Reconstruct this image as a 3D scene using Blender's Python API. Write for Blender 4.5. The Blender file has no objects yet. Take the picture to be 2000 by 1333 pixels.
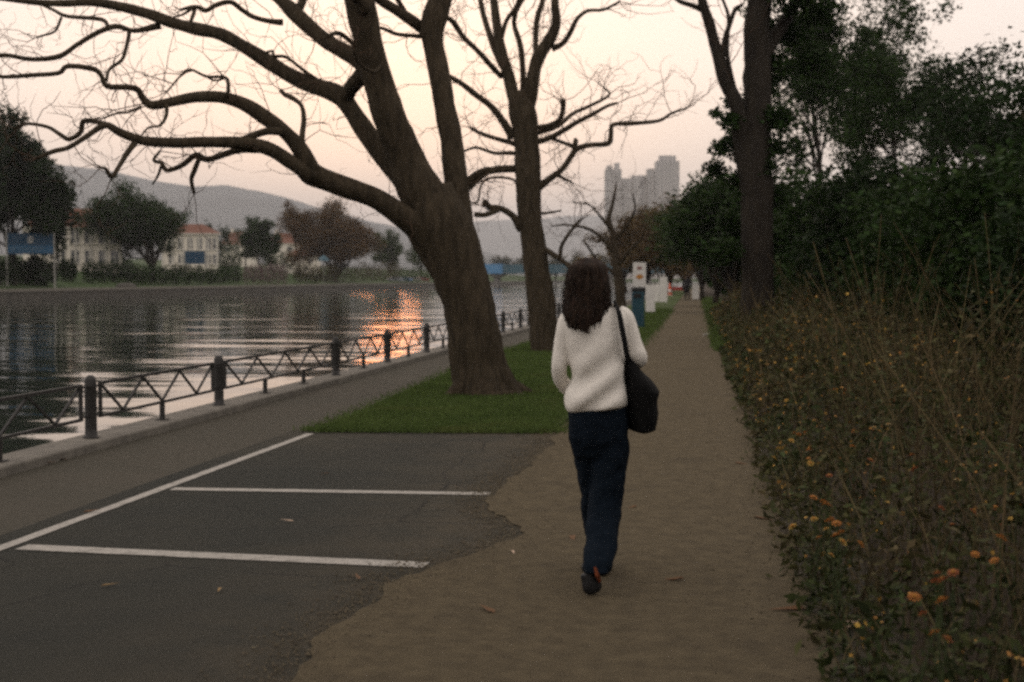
import bpy, bmesh, math, random
import numpy as np
from mathutils import Vector, noise as mnoise

# ---------------------------------------------------------------- camera
sc = bpy.context.scene
C = sc.collection
FPX = 2778.0                      # focal length in photo pixels (50 mm on 36 mm film)
CAM_H = 1.55
TH = math.radians(8.20)           # camera looks this far left of the path direction (+Y)
PT = math.atan((666.5 - 543.0) / FPX)
cam_d = bpy.data.cameras.new('camera')
cam = bpy.data.objects.new('camera', cam_d)
C.objects.link(cam)
cam.location = (0, 0, CAM_H)
cam.rotation_euler = (math.pi / 2 - PT, 0, TH)
cam_d.sensor_width = 36.0
cam_d.lens = FPX / 2000.0 * 36.0
cam_d.clip_start = 0.05
cam_d.clip_end = 30000
cam_d.dof.use_dof = True
cam_d.dof.focus_distance = 9.5
cam_d.dof.aperture_fstop = 2.8
sc.camera = cam

# ---------------------------------------------------------------- world + sun
SUN_ELEV = math.radians(2.4)
SUN_AZ_LEFT = TH + math.atan((1000 - 750) / FPX)     # left of +Y
world = bpy.data.worlds.new('World')
sc.world = world
world.use_nodes = True
wn = world.node_tree
for n in list(wn.nodes):
    wn.nodes.remove(n)
out = wn.nodes.new('ShaderNodeOutputWorld')
bg = wn.nodes.new('ShaderNodeBackground')
sky = wn.nodes.new('ShaderNodeTexSky')
sky.sky_type = 'NISHITA'
sky.sun_disc = False
sky.sun_elevation = SUN_ELEV
sky.sun_rotation = -SUN_AZ_LEFT
sky.altitude = 0
sky.air_density = 1.0
sky.dust_density = 6.0
sky.ozone_density = 1.0
# thin even evening overcast lying over the clear sky
mixn = wn.nodes.new('ShaderNodeMix')
mixn.data_type = 'RGBA'
SKY_VEIL = 0.52
mixn.inputs[0].default_value = SKY_VEIL
mixn.inputs[7].default_value = (19.4, 17.4, 16.3, 1)
tcw = wn.nodes.new('ShaderNodeTexCoord')
nzw = wn.nodes.new('ShaderNodeTexNoise')
nzw.inputs['Scale'].default_value = 1.6
nzw.inputs['Detail'].default_value = 4
mpw = wn.nodes.new('ShaderNodeMapping')
mpw.inputs['Scale'].default_value = (1, 1, 3)
wn.links.new(tcw.outputs['Generated'], mpw.inputs['Vector'])
wn.links.new(mpw.outputs['Vector'], nzw.inputs['Vector'])
rgw = wn.nodes.new('ShaderNodeMapRange')
rgw.inputs['To Min'].default_value = SKY_VEIL - 0.05
rgw.inputs['To Max'].default_value = SKY_VEIL + 0.05
wn.links.new(nzw.outputs['Fac'], rgw.inputs['Value'])
wn.links.new(rgw.outputs['Result'], mixn.inputs[0])
wn.links.new(sky.outputs['Color'], mixn.inputs[6])
wn.links.new(mixn.outputs[2], bg.inputs['Color'])
bg.inputs['Strength'].default_value = 0.11
wn.links.new(bg.outputs['Background'], out.inputs['Surface'])

sun_d = bpy.data.lights.new('sun', 'SUN')
sun_d.energy = 0.03
sun_d.color = (1.0, 0.27, 0.045)
sun_d.angle = math.radians(3.0)
sun = bpy.data.objects.new('sun', sun_d)
C.objects.link(sun)
sv = Vector((-math.sin(SUN_AZ_LEFT) * math.cos(SUN_ELEV), math.cos(SUN_AZ_LEFT) * math.cos(SUN_ELEV), math.sin(SUN_ELEV)))
sun.rotation_euler = sv.to_track_quat('Z', 'Y').to_euler()
sun.location = (-20, 20, 60)

vs = sc.view_settings
vs.view_transform = 'Standard'
vs.look = 'None'
vs.gamma = 1
vs.exposure = 0.0
vs.use_curve_mapping = False
sc.render.engine = 'CYCLES'
sc.cycles.pixel_filter_type = 'BLACKMAN_HARRIS'
sc.cycles.filter_width = 2.7
sc.cycles.use_denoising = False
sc.cycles.max_bounces = 8
sc.cycles.diffuse_bounces = 3
sc.cycles.glossy_bounces = 3
sc.cycles.transmission_bounces = 4
sc.cycles.volume_bounces = 0
sc.cycles.sample_clamp_indirect = 4

# ---------------------------------------------------------------- pixel -> place
RV = np.array([math.cos(TH), math.sin(TH), 0.0])
FH = np.array([-math.sin(TH), math.cos(TH), 0.0])
FW = FH * math.cos(PT) + np.array([0, 0, -math.sin(PT)])
UP = FH * math.sin(PT) + np.array([0, 0, math.cos(PT)])
CAMP = np.array([0, 0, CAM_H])

def ray(px, py):
    return FW + RV * ((px - 1000) / FPX) + UP * ((666.5 - py) / FPX)

def at(px, py, d):
    """point seen at a photo pixel, d metres ahead of the camera (level distance)"""
    r = ray(px, py)
    return CAMP + r * (d / float(np.dot(r, FH)))

def ground(px, py, z=0.0):
    r = ray(px, py)
    return CAMP + r * ((z - CAM_H) / r[2])

def depth_of(p):
    return float(np.dot(np.array(p) - CAMP, FH))

def d_at_X(px, X):
    """level distance at which the column px crosses the line x = X"""
    u = (px - 1000) / FPX
    return X / (math.cos(TH) * u - math.sin(TH))

# ---------------------------------------------------------------- materials
MATS = {}
def mat(name, c1, c2=None, scale=6.0, detail=6, rough=0.8, bump=0.0, bscale=None, spec=0.25, metallic=0.0,
        island=0.0, c3=None, s3=0.6, t3=(0.5, 0.7), stretch=(1, 1, 1), transl=0.0, emit=None):
    if name in MATS:
        return MATS[name]
    m = bpy.data.materials.new(name)
    m.use_nodes = True
    nt = m.node_tree
    L = nt.links.new
    b = nt.nodes['Principled BSDF']
    b.inputs['Roughness'].default_value = rough
    b.inputs['Specular IOR Level'].default_value = spec
    b.inputs['Metallic'].default_value = metallic
    tc = nt.nodes.new('ShaderNodeTexCoord')
    mp = nt.nodes.new('ShaderNodeMapping')
    mp.inputs['Scale'].default_value = stretch
    L(tc.outputs['Object'], mp.inputs['Vector'])
    col = None
    c2 = c2 or tuple(v * 0.7 for v in c1)
    nz = nt.nodes.new('ShaderNodeTexNoise')
    nz.inputs['Scale'].default_value = scale
    nz.inputs['Detail'].default_value = detail
    nz.inputs['Roughness'].default_value = 0.65
    L(mp.outputs['Vector'], nz.inputs['Vector'])
    cr = nt.nodes.new('ShaderNodeValToRGB')
    cr.color_ramp.elements[0].position = 0.36
    cr.color_ramp.elements[1].position = 0.66
    cr.color_ramp.elements[0].color = (*c2, 1)
    cr.color_ramp.elements[1].color = (*c1, 1)
    L(nz.outputs['Fac'], cr.inputs['Fac'])
    col = cr.outputs['Color']
    if c3:
        n3 = nt.nodes.new('ShaderNodeTexNoise')
        n3.inputs['Scale'].default_value = s3
        n3.inputs['Detail'].default_value = 8
        n3.inputs['Roughness'].default_value = 0.7
        L(mp.outputs['Vector'], n3.inputs['Vector'])
        r3 = nt.nodes.new('ShaderNodeMapRange')
        r3.inputs['From Min'].default_value = t3[0]
        r3.inputs['From Max'].default_value = t3[1]
        L(n3.outputs['Fac'], r3.inputs['Value'])
        mx = nt.nodes.new('ShaderNodeMix')
        mx.data_type = 'RGBA'
        L(r3.outputs['Result'], mx.inputs[0])
        L(col, mx.inputs[6])
        mx.inputs[7].default_value = (*c3, 1)
        col = mx.outputs[2]
    if island:
        ge = nt.nodes.new('ShaderNodeNewGeometry')
        hs = nt.nodes.new('ShaderNodeHueSaturation')
        rr = nt.nodes.new('ShaderNodeMapRange')
        rr.inputs['To Min'].default_value = 1 - island
        rr.inputs['To Max'].default_value = 1 + island
        L(ge.outputs['Random Per Island'], rr.inputs['Value'])
        L(rr.outputs['Result'], hs.inputs['Value'])
        rh = nt.nodes.new('ShaderNodeMapRange')
        rh.inputs['To Min'].default_value = 0.5 - 0.035 * island
        rh.inputs['To Max'].default_value = 0.5 + 0.03 * island
        mu = nt.nodes.new('ShaderNodeMath'); mu.operation = 'FRACT'
        m2 = nt.nodes.new('ShaderNodeMath'); m2.operation = 'MULTIPLY'; m2.inputs[1].default_value = 17.3
        L(ge.outputs['Random Per Island'], m2.inputs[0]); L(m2.outputs[0], mu.inputs[0])
        L(mu.outputs[0], rh.inputs['Value'])
        L(rh.outputs['Result'], hs.inputs['Hue'])
        L(col, hs.inputs['Color'])
        col = hs.outputs['Color']
    L(col, b.inputs['Base Color'])
    if bump:
        bn = nt.nodes.new('ShaderNodeTexNoise')
        bn.inputs['Scale'].default_value = bscale or scale * 3
        bn.inputs['Detail'].default_value = 6
        bn.inputs['Roughness'].default_value = 0.7
        L(mp.outputs['Vector'], bn.inputs['Vector'])
        bp = nt.nodes.new('ShaderNodeBump')
        bp.inputs['Strength'].default_value = min(1.0, bump)
        bp.inputs['Distance'].default_value = 0.02 * max(1.0, bump)
        L(bn.outputs['Fac'], bp.inputs['Height'])
        L(bp.outputs['Normal'], b.inputs['Normal'])
    if transl:
        tr = nt.nodes.new('ShaderNodeBsdfTranslucent')
        L(col, tr.inputs['Color'])
        ms = nt.nodes.new('ShaderNodeMixShader')
        ms.inputs[0].default_value = transl
        L(b.outputs['BSDF'], ms.inputs[1])
        L(tr.outputs['BSDF'], ms.inputs[2])
        L(ms.outputs['Shader'], nt.nodes['Material Output'].inputs['Surface'])
    MATS[name] = m
    return m

# ---------------------------------------------------------------- mesh helpers
def link(o, parent=None):
    C.objects.link(o)
    if parent is not None:
        o.parent = parent
    return o

def origin(o):
    p = np.zeros(3)
    while o is not None:
        p = p + np.array(o.location)
        o = o.parent
    return p

def tag(o, label=None, cat=None, group=None, kind=None):
    if label: o['label'] = label
    if cat: o['category'] = cat
    if group: o['group'] = group
    if kind: o['kind'] = kind
    return o

def thing(name, loc, label, cat, group=None):
    o = bpy.data.objects.new(name, None)
    o.empty_display_size = 0.2
    o.location = tuple(float(v) for v in loc)
    link(o)
    return tag(o, label, cat, group)

def mesh_np(name, V, F, m, smooth=False):
    """V (n,3), F list of tuples or (k,3|4) array"""
    me = bpy.data.meshes.new(name)
    V = np.asarray(V, dtype=np.float32)
    if isinstance(F, np.ndarray):
        k = F.shape[1]
        me.vertices.add(len(V)); me.vertices.foreach_set('co', V.ravel())
        me.loops.add(F.size); me.loops.foreach_set('vertex_index', F.astype(np.int32).ravel())
        me.polygons.add(len(F))
        me.polygons.foreach_set('loop_start', np.arange(0, F.size, k, dtype=np.int32))
        me.update(calc_edges=True)
    else:
        me.from_pydata(V.tolist(), [], F)
        me.update()
    if smooth:
        me.polygons.foreach_set('use_smooth', np.ones(len(me.polygons), dtype=bool))
    if m is not None:
        me.materials.append(m)
    return me

class MB:
    def __init__(s):
        s.v = []; s.f = []
    def add(s, V, F):
        n = len(s.v)
        s.v.extend([tuple(map(float, p)) for p in V])
        s.f.extend([tuple(i + n for i in f) for f in F])
    def box(s, c, size, rz=0.0):
        hx, hy, hz = size[0] / 2, size[1] / 2, size[2] / 2
        co, si = math.cos(rz), math.sin(rz)
        V = []
        for z in (-hz, hz):
            for x, y in ((-hx, -hy), (hx, -hy), (hx, hy), (-hx, hy)):
                V.append((c[0] + x * co - y * si, c[1] + x * si + y * co, c[2] + z))
        s.add(V, [(3, 2, 1, 0), (4, 5, 6, 7), (0, 1, 5, 4), (1, 2, 6, 5), (2, 3, 7, 6), (3, 0, 4, 7)])
    def bar(s, a, b, w, h=None):
        """square bar between two points"""
        s.tube([a, b], [w * 0.7071, w * 0.7071], sides=4, rot=math.pi / 4)
    def tube(s, P, R, sides=8, rot=0.0, jit=0.0, caps=True, rng=None):
        P = np.asarray(P, float); n = len(P)
        T = np.gradient(P, axis=0)
        T /= np.maximum(np.linalg.norm(T, axis=1), 1e-9)[:, None]
        a = np.array([0, 0, 1.0]) if abs(T[0][2]) < 0.9 else np.array([1.0, 0, 0])
        N = np.cross(T[0], a); N /= np.linalg.norm(N)
        V = []
        ang = np.arange(sides) * 2 * math.pi / sides + rot
        for i in range(n):
            N = N - T[i] * np.dot(N, T[i]); N /= max(np.linalg.norm(N), 1e-9)
            B = np.cross(T[i], N)
            for k, q in enumerate(ang):
                r = R[i]
                if jit:
                    r *= 1 + jit * mnoise.noise(Vector((P[i][0] * 3 + k * 2.1, P[i][1] * 3, P[i][2] * 3 + k)))
                V.append(P[i] + (N * math.cos(q) + B * math.sin(q)) * r)
        F = []
        for i in range(n - 1):
            for k in range(sides):
                k2 = (k + 1) % sides
                F.append((i * sides + k, i * sides + k2, (i + 1) * sides + k2, (i + 1) * sides + k))
        if caps:
            F.append(tuple(range(sides - 1, -1, -1)))
            F.append(tuple((n - 1) * sides + k for k in range(sides)))
        s.add(V, F)
    def lathe(s, c, prof, sides=16):
        V = []; F = []
        for r, z in prof:
            for k in range(sides):
                q = 2 * math.pi * k / sides
                V.append((c[0] + r * math.cos(q), c[1] + r * math.sin(q), c[2] + z))
        for i in range(len(prof) - 1):
            for k in range(sides):
                k2 = (k + 1) % sides
                F.append((i * sides + k, i * sides + k2, (i + 1) * sides + k2, (i + 1) * sides + k))
        F.append(tuple(range(sides - 1, -1, -1)))
        F.append(tuple((len(prof) - 1) * sides + k for k in range(sides)))
        s.add(V, F)
    def loft(s, rings, caps=True):
        n = len(rings[0]); V = [p for r in rings for p in r]; F = []
        for i in range(len(rings) - 1):
            for k in range(n):
                k2 = (k + 1) % n
                F.append((i * n + k, i * n + k2, (i + 1) * n + k2, (i + 1) * n + k))
        if caps:
            F.append(tuple(range(n - 1, -1, -1)))
            F.append(tuple((len(rings) - 1) * n + k for k in range(n)))
        s.add(V, F)
    def ellipsoid(s, c, r, seg=12, rings=8):
        V = []; F = []
        prof = [(math.sin(math.pi * i / rings), -math.cos(math.pi * i / rings)) for i in range(1, rings)]
        R = []
        for a, z in prof:
            R.append([(c[0] + r[0] * a * math.cos(2 * math.pi * k / seg), c[1] + r[1] * a * math.sin(2 * math.pi * k / seg), c[2] + r[2] * z) for k in range(seg)])
        s.loft(R)
    def prism(s, poly, z0, z1):
        n = len(poly)
        V = [(x, y, z0) for x, y in poly] + [(x, y, z1) for x, y in poly]
        F = [tuple(range(n - 1, -1, -1)), tuple(range(n, 2 * n))]
        for k in range(n):
            k2 = (k + 1) % n
            F.append((k, k2, n + k2, n + k))
        s.add(V, F)
    def build(s, name, m, parent=None, smooth=False, bevel=0.0):
        V = np.asarray(s.v, float)
        if parent is not None:
            V = V - origin(parent)
        o = bpy.data.objects.new(name, mesh_np(name, V, s.f, m, smooth))
        link(o, parent)
        if bevel:
            bv = o.modifiers.new('bevel', 'BEVEL'); bv.width = bevel; bv.segments = 2; bv.limit_method = 'ANGLE'
        return o

def obj_np(name, V, F, m, parent=None, smooth=False):
    V = np.asarray(V, float)
    if parent is not None:
        V = V - origin(parent)
    o = bpy.data.objects.new(name, mesh_np(name, V, F, m, smooth))
    return link(o, parent)

def inst(name, me, parent, loc=(0, 0, 0), rot=(0, 0, 0), scale=(1, 1, 1)):
    o = bpy.data.objects.new(name, me)
    o.location = loc; o.rotation_euler = rot; o.scale = scale
    return link(o, parent)

def mesh_of(mb, name, m, smooth=False):
    return mesh_np(name, mb.v, mb.f, m, smooth)

def smooth_path(P, k=4):
    """Catmull-Rom through the rows of P (any number of columns)"""
    P = np.asarray(P, float)
    if len(P) < 3:
        t = np.linspace(0, 1, k + 1)[:, None]
        return P[0] * (1 - t) + P[-1] * t
    Q = np.vstack([2 * P[0] - P[1], P, 2 * P[-1] - P[-2]])
    o = []
    for i in range(1, len(Q) - 2):
        for j in range(k):
            t = j / k
            o.append(0.5 * ((2 * Q[i]) + (-Q[i-1] + Q[i+1]) * t + (2*Q[i-1] - 5*Q[i] + 4*Q[i+1] - Q[i+2]) * t*t + (-Q[i-1] + 3*Q[i] - 3*Q[i+1] + Q[i+2]) * t**3))
    o.append(P[-1])
    return np.array(o)

def leaf_cloud(cent, size, rng, flat=0.35, aspect=0.55):
    """one small folded leaf per centre -> V, F(quads)"""
    n = len(cent)
    d = rng.normal(size=(n, 3)); d[:, 2] *= (1 - flat); d /= np.linalg.norm(d, axis=1)[:, None]
    e = rng.normal(size=(n, 3)); e[:, 2] *= (1 - flat)
    e -= d * np.sum(d * e, axis=1)[:, None]; e /= np.linalg.norm(e, axis=1)[:, None]
    nn = np.cross(d, e)
    s = np.asarray(size)[:, None] if np.ndim(size) else size
    a = cent - d * s * 0.5
    b = cent + e * s * aspect * 0.5 + nn * s * 0.10
    c = cent + d * s * 0.5
    f = cent - e * s * aspect * 0.5 + nn * s * 0.10
    V = np.stack([a, b, c, f], axis=1).reshape(-1, 3)
    F = np.arange(4 * n).reshape(n, 4)
    return V, F

def blobs_to_points(blobs, n, rng, shell=0.45):
    """blobs: (x,y,z,rx,ry,rz) rows; points spread through the outer part of each"""
    B = np.asarray(blobs, float)
    w = B[:, 3] * B[:, 4] + B[:, 4] * B[:, 5] + B[:, 3] * B[:, 5]
    idx = rng.choice(len(B), size=n, p=w / w.sum())
    d = rng.normal(size=(n, 3)); d /= np.linalg.norm(d, axis=1)[:, None]
    r = 1 - shell * rng.random(n) ** 1.3
    r *= 1 + 0.10 * rng.normal(size=n)
    return B[idx, :3] + d * B[idx, 3:6] * r[:, None]
# ================================================================ SETTING
random.seed(4)
m_soil = mat('soil', (0.055, 0.043, 0.030), (0.030, 0.024, 0.017), scale=3, rough=0.95, bump=1.0, bscale=14, spec=0.1)
m_road = mat('promenade_asphalt', (0.070, 0.063, 0.045), (0.047, 0.043, 0.032), scale=26, detail=10, rough=0.86, bump=0.7, bscale=130,
             c3=(0.072, 0.062, 0.046), s3=0.7, t3=(0.45, 0.8), spec=0.2)
m_park = mat('parking_asphalt', (0.037, 0.039, 0.030), (0.020, 0.021, 0.017), scale=60, detail=10, rough=0.88, bump=0.9, bscale=170,
             c3=(0.050, 0.047, 0.034), s3=0.5, t3=(0.46, 0.80), spec=0.2)
m_dirt = mat('dirt_path', (0.126, 0.102, 0.063), (0.084, 0.068, 0.043), scale=9, detail=12, rough=0.95, bump=0.9, bscale=70,
             c3=(0.066, 0.054, 0.036), s3=1.3, t3=(0.56, 0.74), spec=0.1)
def dust(m, c):
    # dry soil trodden from the path onto the asphalt: thicker towards the path and the lawn
    nt = m.node_tree; L = nt.links.new; b = nt.nodes['Principled BSDF']
    src = b.inputs['Base Color'].links[0].from_socket
    ge = nt.nodes.new('ShaderNodeNewGeometry'); sx = nt.nodes.new('ShaderNodeSeparateXYZ'); L(ge.outputs['Position'], sx.inputs[0])
    def rng_(s, a, b_, t): 
        r = nt.nodes.new('ShaderNodeMapRange'); r.inputs[1].default_value = a; r.inputs[2].default_value = b_; r.inputs[4].default_value = t; L(s, r.inputs[0]); return r.outputs[0]
    def op(k, a, b_):
        n = nt.nodes.new('ShaderNodeMath'); n.operation = k
        for i, v in enumerate((a, b_)):
            if isinstance(v, float): n.inputs[i].default_value = v
            else: L(v, n.inputs[i])
        return n.outputs[0]
    nz = nt.nodes.new('ShaderNodeTexNoise'); nz.inputs['Scale'].default_value = 2.2; nz.inputs['Detail'].default_value = 10; nz.inputs['Roughness'].default_value = 0.72; L(ge.outputs['Position'], nz.inputs['Vector'])
    base = op('ADD', rng_(sx.outputs[0], -2.7, -1.2, 0.85), rng_(sx.outputs[1], 11.0, 14.6, 0.4))
    f = op('MULTIPLY', base, rng_(nz.outputs['Fac'], 0.30, 0.58, 1.0))
    mx = nt.nodes.new('ShaderNodeMix'); mx.data_type = 'RGBA'; L(f, mx.inputs[0]); L(src, mx.inputs[6]); mx.inputs[7].default_value = (*c, 1); 
    # fine cracks
    wp = nt.nodes.new('ShaderNodeMix'); wp.data_type = 'VECTOR'; wp.inputs[0].default_value = 0.16
    n2 = nt.nodes.new('ShaderNodeTexNoise'); n2.inputs['Scale'].default_value = 1.7; n2.inputs['Detail'].default_value = 6; L(ge.outputs['Position'], n2.inputs['Vector'])
    L(ge.outputs['Position'], wp.inputs[4]); L(n2.outputs['Color'], wp.inputs[5])
    vo = nt.nodes.new('ShaderNodeTexVoronoi'); vo.feature = 'DISTANCE_TO_EDGE'; vo.inputs['Scale'].default_value = 0.62; L(wp.outputs[1], vo.inputs['Vector'])
    ck = op('MULTIPLY', rng_(vo.outputs['Distance'], 0.008, 0.002, 0.75), rng_(nz.outputs['Fac'], 0.40, 0.55, 1.0))
    m3 = nt.nodes.new('ShaderNodeMix'); m3.data_type = 'RGBA'; L(ck, m3.inputs[0]); L(mx.outputs[2], m3.inputs[6]); m3.inputs[7].default_value = (0.012, 0.012, 0.010, 1); L(m3.outputs[2], b.inputs['Base Color'])
dust(m_park, (0.098, 0.080, 0.052))
m_paint = mat('worn_white_paint', (0.40, 0.375, 0.335), (0.28, 0.265, 0.235), scale=35, detail=10, rough=0.8, bump=0.4, bscale=120,
              c3=(0.16, 0.15, 0.13), s3=9, t3=(0.52, 0.68))
m_turf = mat('turf_soil', (0.070, 0.095, 0.030), (0.046, 0.066, 0.022), scale=5, rough=0.95, bump=0.8, bscale=40,
             c3=(0.085, 0.085, 0.035), s3=0.9, t3=(0.55, 0.75), spec=0.1)
m_grass = mat('grass_blade', (0.090, 0.128, 0.037), (0.062, 0.094, 0.026), scale=1.2, rough=0.8, island=0.25, transl=0.25, spec=0.08,
              c3=(0.100, 0.105, 0.035), s3=0.7, t3=(0.55, 0.75))
m_conc = mat('pale_concrete', (0.185, 0.170, 0.143), (0.120, 0.110, 0.094), scale=5, detail=9, rough=0.85, bump=0.5, bscale=50,
             c3=(0.11, 0.10, 0.085), s3=1.8, t3=(0.55, 0.75))
m_wall = mat('dark_quay_stone', (0.085, 0.078, 0.066), (0.050, 0.047, 0.041), scale=0.8, detail=8, rough=0.9, bump=0.6, bscale=5, stretch=(1, 1, 2.5))
m_fargrass = mat('far_lawn', (0.045, 0.072, 0.024), (0.030, 0.050, 0.018), scale=0.35, rough=0.95, spec=0.1)
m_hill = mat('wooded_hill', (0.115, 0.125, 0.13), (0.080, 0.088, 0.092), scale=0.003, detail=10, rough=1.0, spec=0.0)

QX0, QX1 = -5.48, -5.88        # kerb: path side, water side
KZ = 0.085
WZ = -0.90
FARX = -75.0
FARZ = 0.25

# near-bank ground: one sheet to the horizon
mb = MB()
xs = [QX0 - 0.02, 0, 10, 60, 300, 1500]
ys = [-60, 0, 40, 120, 400, 880]
V = []; F = []
for j, y in enumerate(ys):
    for i, x in enumerate(xs):
        V.append((x, y, 0.0))
for j in range(len(ys) - 1):
    for i in range(len(xs) - 1):
        a = j * len(xs) + i
        F.append((a, a + 1, a + 1 + len(xs), a + len(xs)))
mb.add(V, F)
tag(mb.build('ground', m_soil), kind='structure')

# river bed + water surface
m_water = bpy.data.materials.new('river_water'); m_water.use_nodes = True
nt = m_water.node_tree; b = nt.nodes['Principled BSDF']
b.inputs['Base Color'].default_value = (0.020, 0.026, 0.020, 1)
b.inputs['Roughness'].default_value = 0.045
b.inputs['IOR'].default_value = 1.33
geo = nt.nodes.new('ShaderNodeNewGeometry')
def wave(scale, sx, sy, dist, prev=None, detail=3):
    mp = nt.nodes.new('ShaderNodeMapping'); mp.inputs['Scale'].default_value = (sx, sy, 1)
    mp.inputs['Rotation'].default_value = (0, 0, math.radians(-17))
    nt.links.new(geo.outputs['Position'], mp.inputs['Vector'])
    nz = nt.nodes.new('ShaderNodeTexNoise'); nz.inputs['Scale'].default_value = scale; nz.inputs['Detail'].default_value = detail
    nz.inputs['Roughness'].default_value = 0.45
    nt.links.new(mp.outputs['Vector'], nz.inputs['Vector'])
    bp = nt.nodes.new('ShaderNodeBump'); bp.inputs['Strength'].default_value = 1.0; bp.inputs['Distance'].default_value = dist
    nt.links.new(nz.outputs['Fac'], bp.inputs['Height'])
    if prev is not None:
        nt.links.new(prev.outputs['Normal'], bp.inputs['Normal'])
    return bp
w1 = wave(0.16, 0.45, 1.0, 0.11, None, 1.5)
w2 = wave(0.48, 0.40, 1.0, 0.060, w1, 1.5)
w3 = wave(2.6, 0.5, 1.0, 0.0016, w2, 1.0)
nt.links.new(w3.outputs['Normal'], b.inputs['Normal'])
mb = MB()
mb.add([(FARX - 0.5, -80, WZ), (QX1 + 0.1, -80, WZ), (QX1 + 0.1, 880, WZ), (FARX - 0.5, 880, WZ)], [(0, 1, 2, 3)])
tag(mb.build('water', m_water), kind='structure')

# promenade, parking apron, painted lines
def sheet(name, m, poly, z, kind='structure', parent=None, sub=None):
    bm = bmesh.new()
    vs_ = [bm.verts.new((p[0], p[1], z)) for p in poly]
    f = bm.faces.new(vs_)
    if f.normal.z < 0:
        f.normal_flip()
    bmesh.ops.triangulate(bm, faces=bm.faces[:])
    me = bpy.data.meshes.new(name); bm.to_mesh(me); bm.free()
    for p in me.polygons:
        if p.normal.z < 0:
            p.flip()
    me.materials.append(m)
    o = bpy.data.objects.new(name, me); link(o, parent)
    if kind: o['kind'] = kind
    return o

LINEX = -4.20
rngp = np.random.default_rng(11)
def ragged(P, step=0.08, amp=0.05, seed=0):
    P = np.asarray(P, float)[:, :2]; o = []
    for a, b_ in zip(P[:-1], P[1:]):
        L = np.linalg.norm(b_ - a); n = max(1, int(L / step))
        nrm = np.array([-(b_ - a)[1], (b_ - a)[0]]) / max(L, 1e-6)
        for k in range(n):
            q = a + (b_ - a) * k / n
            w = mnoise.fractal(Vector((q[0] * 2.2, q[1] * 2.2, seed)), 0.9, 2.0, 5)
            o.append(q + nrm * amp * w)
    o.append(P[-1])
    return np.array(o)

lawn_l = [ground(608, 845), ground(745, 785), ground(885, 724), ground(960, 694), ground(1040, 667)]
lawn_l = [p[:2] for p in lawn_l] + [np.array([-4.75, 45.0]), np.array([-4.8, 70.0]), np.array([-4.9, 130.0]), np.array([-5.2, 320.0])]
front_y = lawn_l[0][1]
sheet('promenade', m_road, [(QX0, -40), (LINEX - 0.05, -40), (LINEX - 0.05, front_y)] + [tuple(p) for p in lawn_l[0:]] + [(QX0, 320)], 0.004)
sheet('parking_apron', m_park, [(LINEX - 0.05, -40), (0.8, -40), (0.8, front_y + 0.4), (-1.0, front_y + 0.25), (LINEX - 0.05, front_y + 0.03)], 0.004)

path_l_px = [(1005, 1058), (1030, 1044), (992, 1024), (958, 1000), (950, 978), (985, 948), (1030, 912), (1075, 872), (1098, 842)]
p0 = [np.array([-1.20, -6.0]), np.array([-1.10, 2.0])] + [ground(x, y)[:2] for x, y in ((560, 1345), (640, 1245), (715, 1185), (790, 1132), (905, 1092))]
pl = p0 + [ground(x, y)[:2] for x, y in path_l_px]
pl += [np.array([-1.66, 22.0]), np.array([-1.72, 32.0]), np.array([-1.80, 44.0]), np.array([-2.05, 60.0]), np.array([-2.4, 85.0]), np.array([-3.0, 130.0]), np.array([-4.0, 240.0])]
pr_px = [(1640, 1333), (1592, 1200), (1548, 1080), (1508, 960), (1474, 850), (1442, 760), (1408, 676), (1388, 622), (1374, 592)]
pr = [np.array([0.42, -6.0]), np.array([0.42, 2.0])] + [ground(x, y)[:2] for x, y in pr_px] + [np.array([-0.9, 100.0]), np.array([-1.5, 135.0]), np.array([-2.4, 240.0])]
PATH_R = np.array(pr)
def path_right(y):
    return float(np.interp(y, PATH_R[:, 1], PATH_R[:, 0]))
Lr = ragged(pl, 0.06, 0.075, 3.1)
Rr = ragged(pr, 0.10, 0.09, 8.7)
sheet('dirt_path', m_dirt, [tuple(p) for p in Lr] + [tuple(p) for p in Rr[::-1]], 0.012)

# lawn: soil sheet and grass blades
lawn_r = [p for p in pl if p[1] > front_y + 0.1]
lawn_r = [np.array([-1.62, front_y + 0.22])] + lawn_r[1:]
lawn_poly = [p for p in lawn_l] + [p for p in lawn_r[::-1]]
lp = ragged(lawn_poly + [lawn_poly[0]], 0.15, 0.05, 1.3)[:-1]
sheet('lawn', m_turf, [tuple(p) for p in lp], 0.017)
LL = np.array(lawn_l); LR = np.array(lawn_r)
def blades(N, X, Y, rng, h0=0.015, h1=0.050, w=0.007, z=0.015):
    n = len(X)
    a = rng.random(n) * 6.283; h = h0 + (h1 - h0) * rng.random(n) ** 1.5
    dx, dy = np.cos(a), np.sin(a)
    le = rng.normal(size=(n, 2)) * 0.45 * h[:, None]
    ww = w * (0.6 + 0.8 * rng.random(n))
    V = np.zeros((n, 3, 3))
    V[:, 0] = np.stack([X - dx * ww, Y - dy * ww, np.full(n, z)], 1)
    V[:, 1] = np.stack([X + dx * ww, Y + dy * ww, np.full(n, z)], 1)
    V[:, 2] = np.stack([X + le[:, 0], Y + le[:, 1], z + h], 1)
    return V.reshape(-1, 3), np.arange(3 * n).reshape(n, 3)
rg = np.random.default_rng(5)
n = 190000
Y = front_y + 0.05 + (70 - front_y) * rg.random(n) ** 2.0
l = np.interp(Y, LL[:, 1], LL[:, 0]); r = np.interp(Y, LR[:, 1], LR[:, 0])
jl = 0.10 * rg.normal(size=n)
X = l + (r - l) * rg.random(n)
edge = (X - l < 0.06) | (r - X < 0.06)
X = X + np.where(edge, jl, 0)
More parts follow.
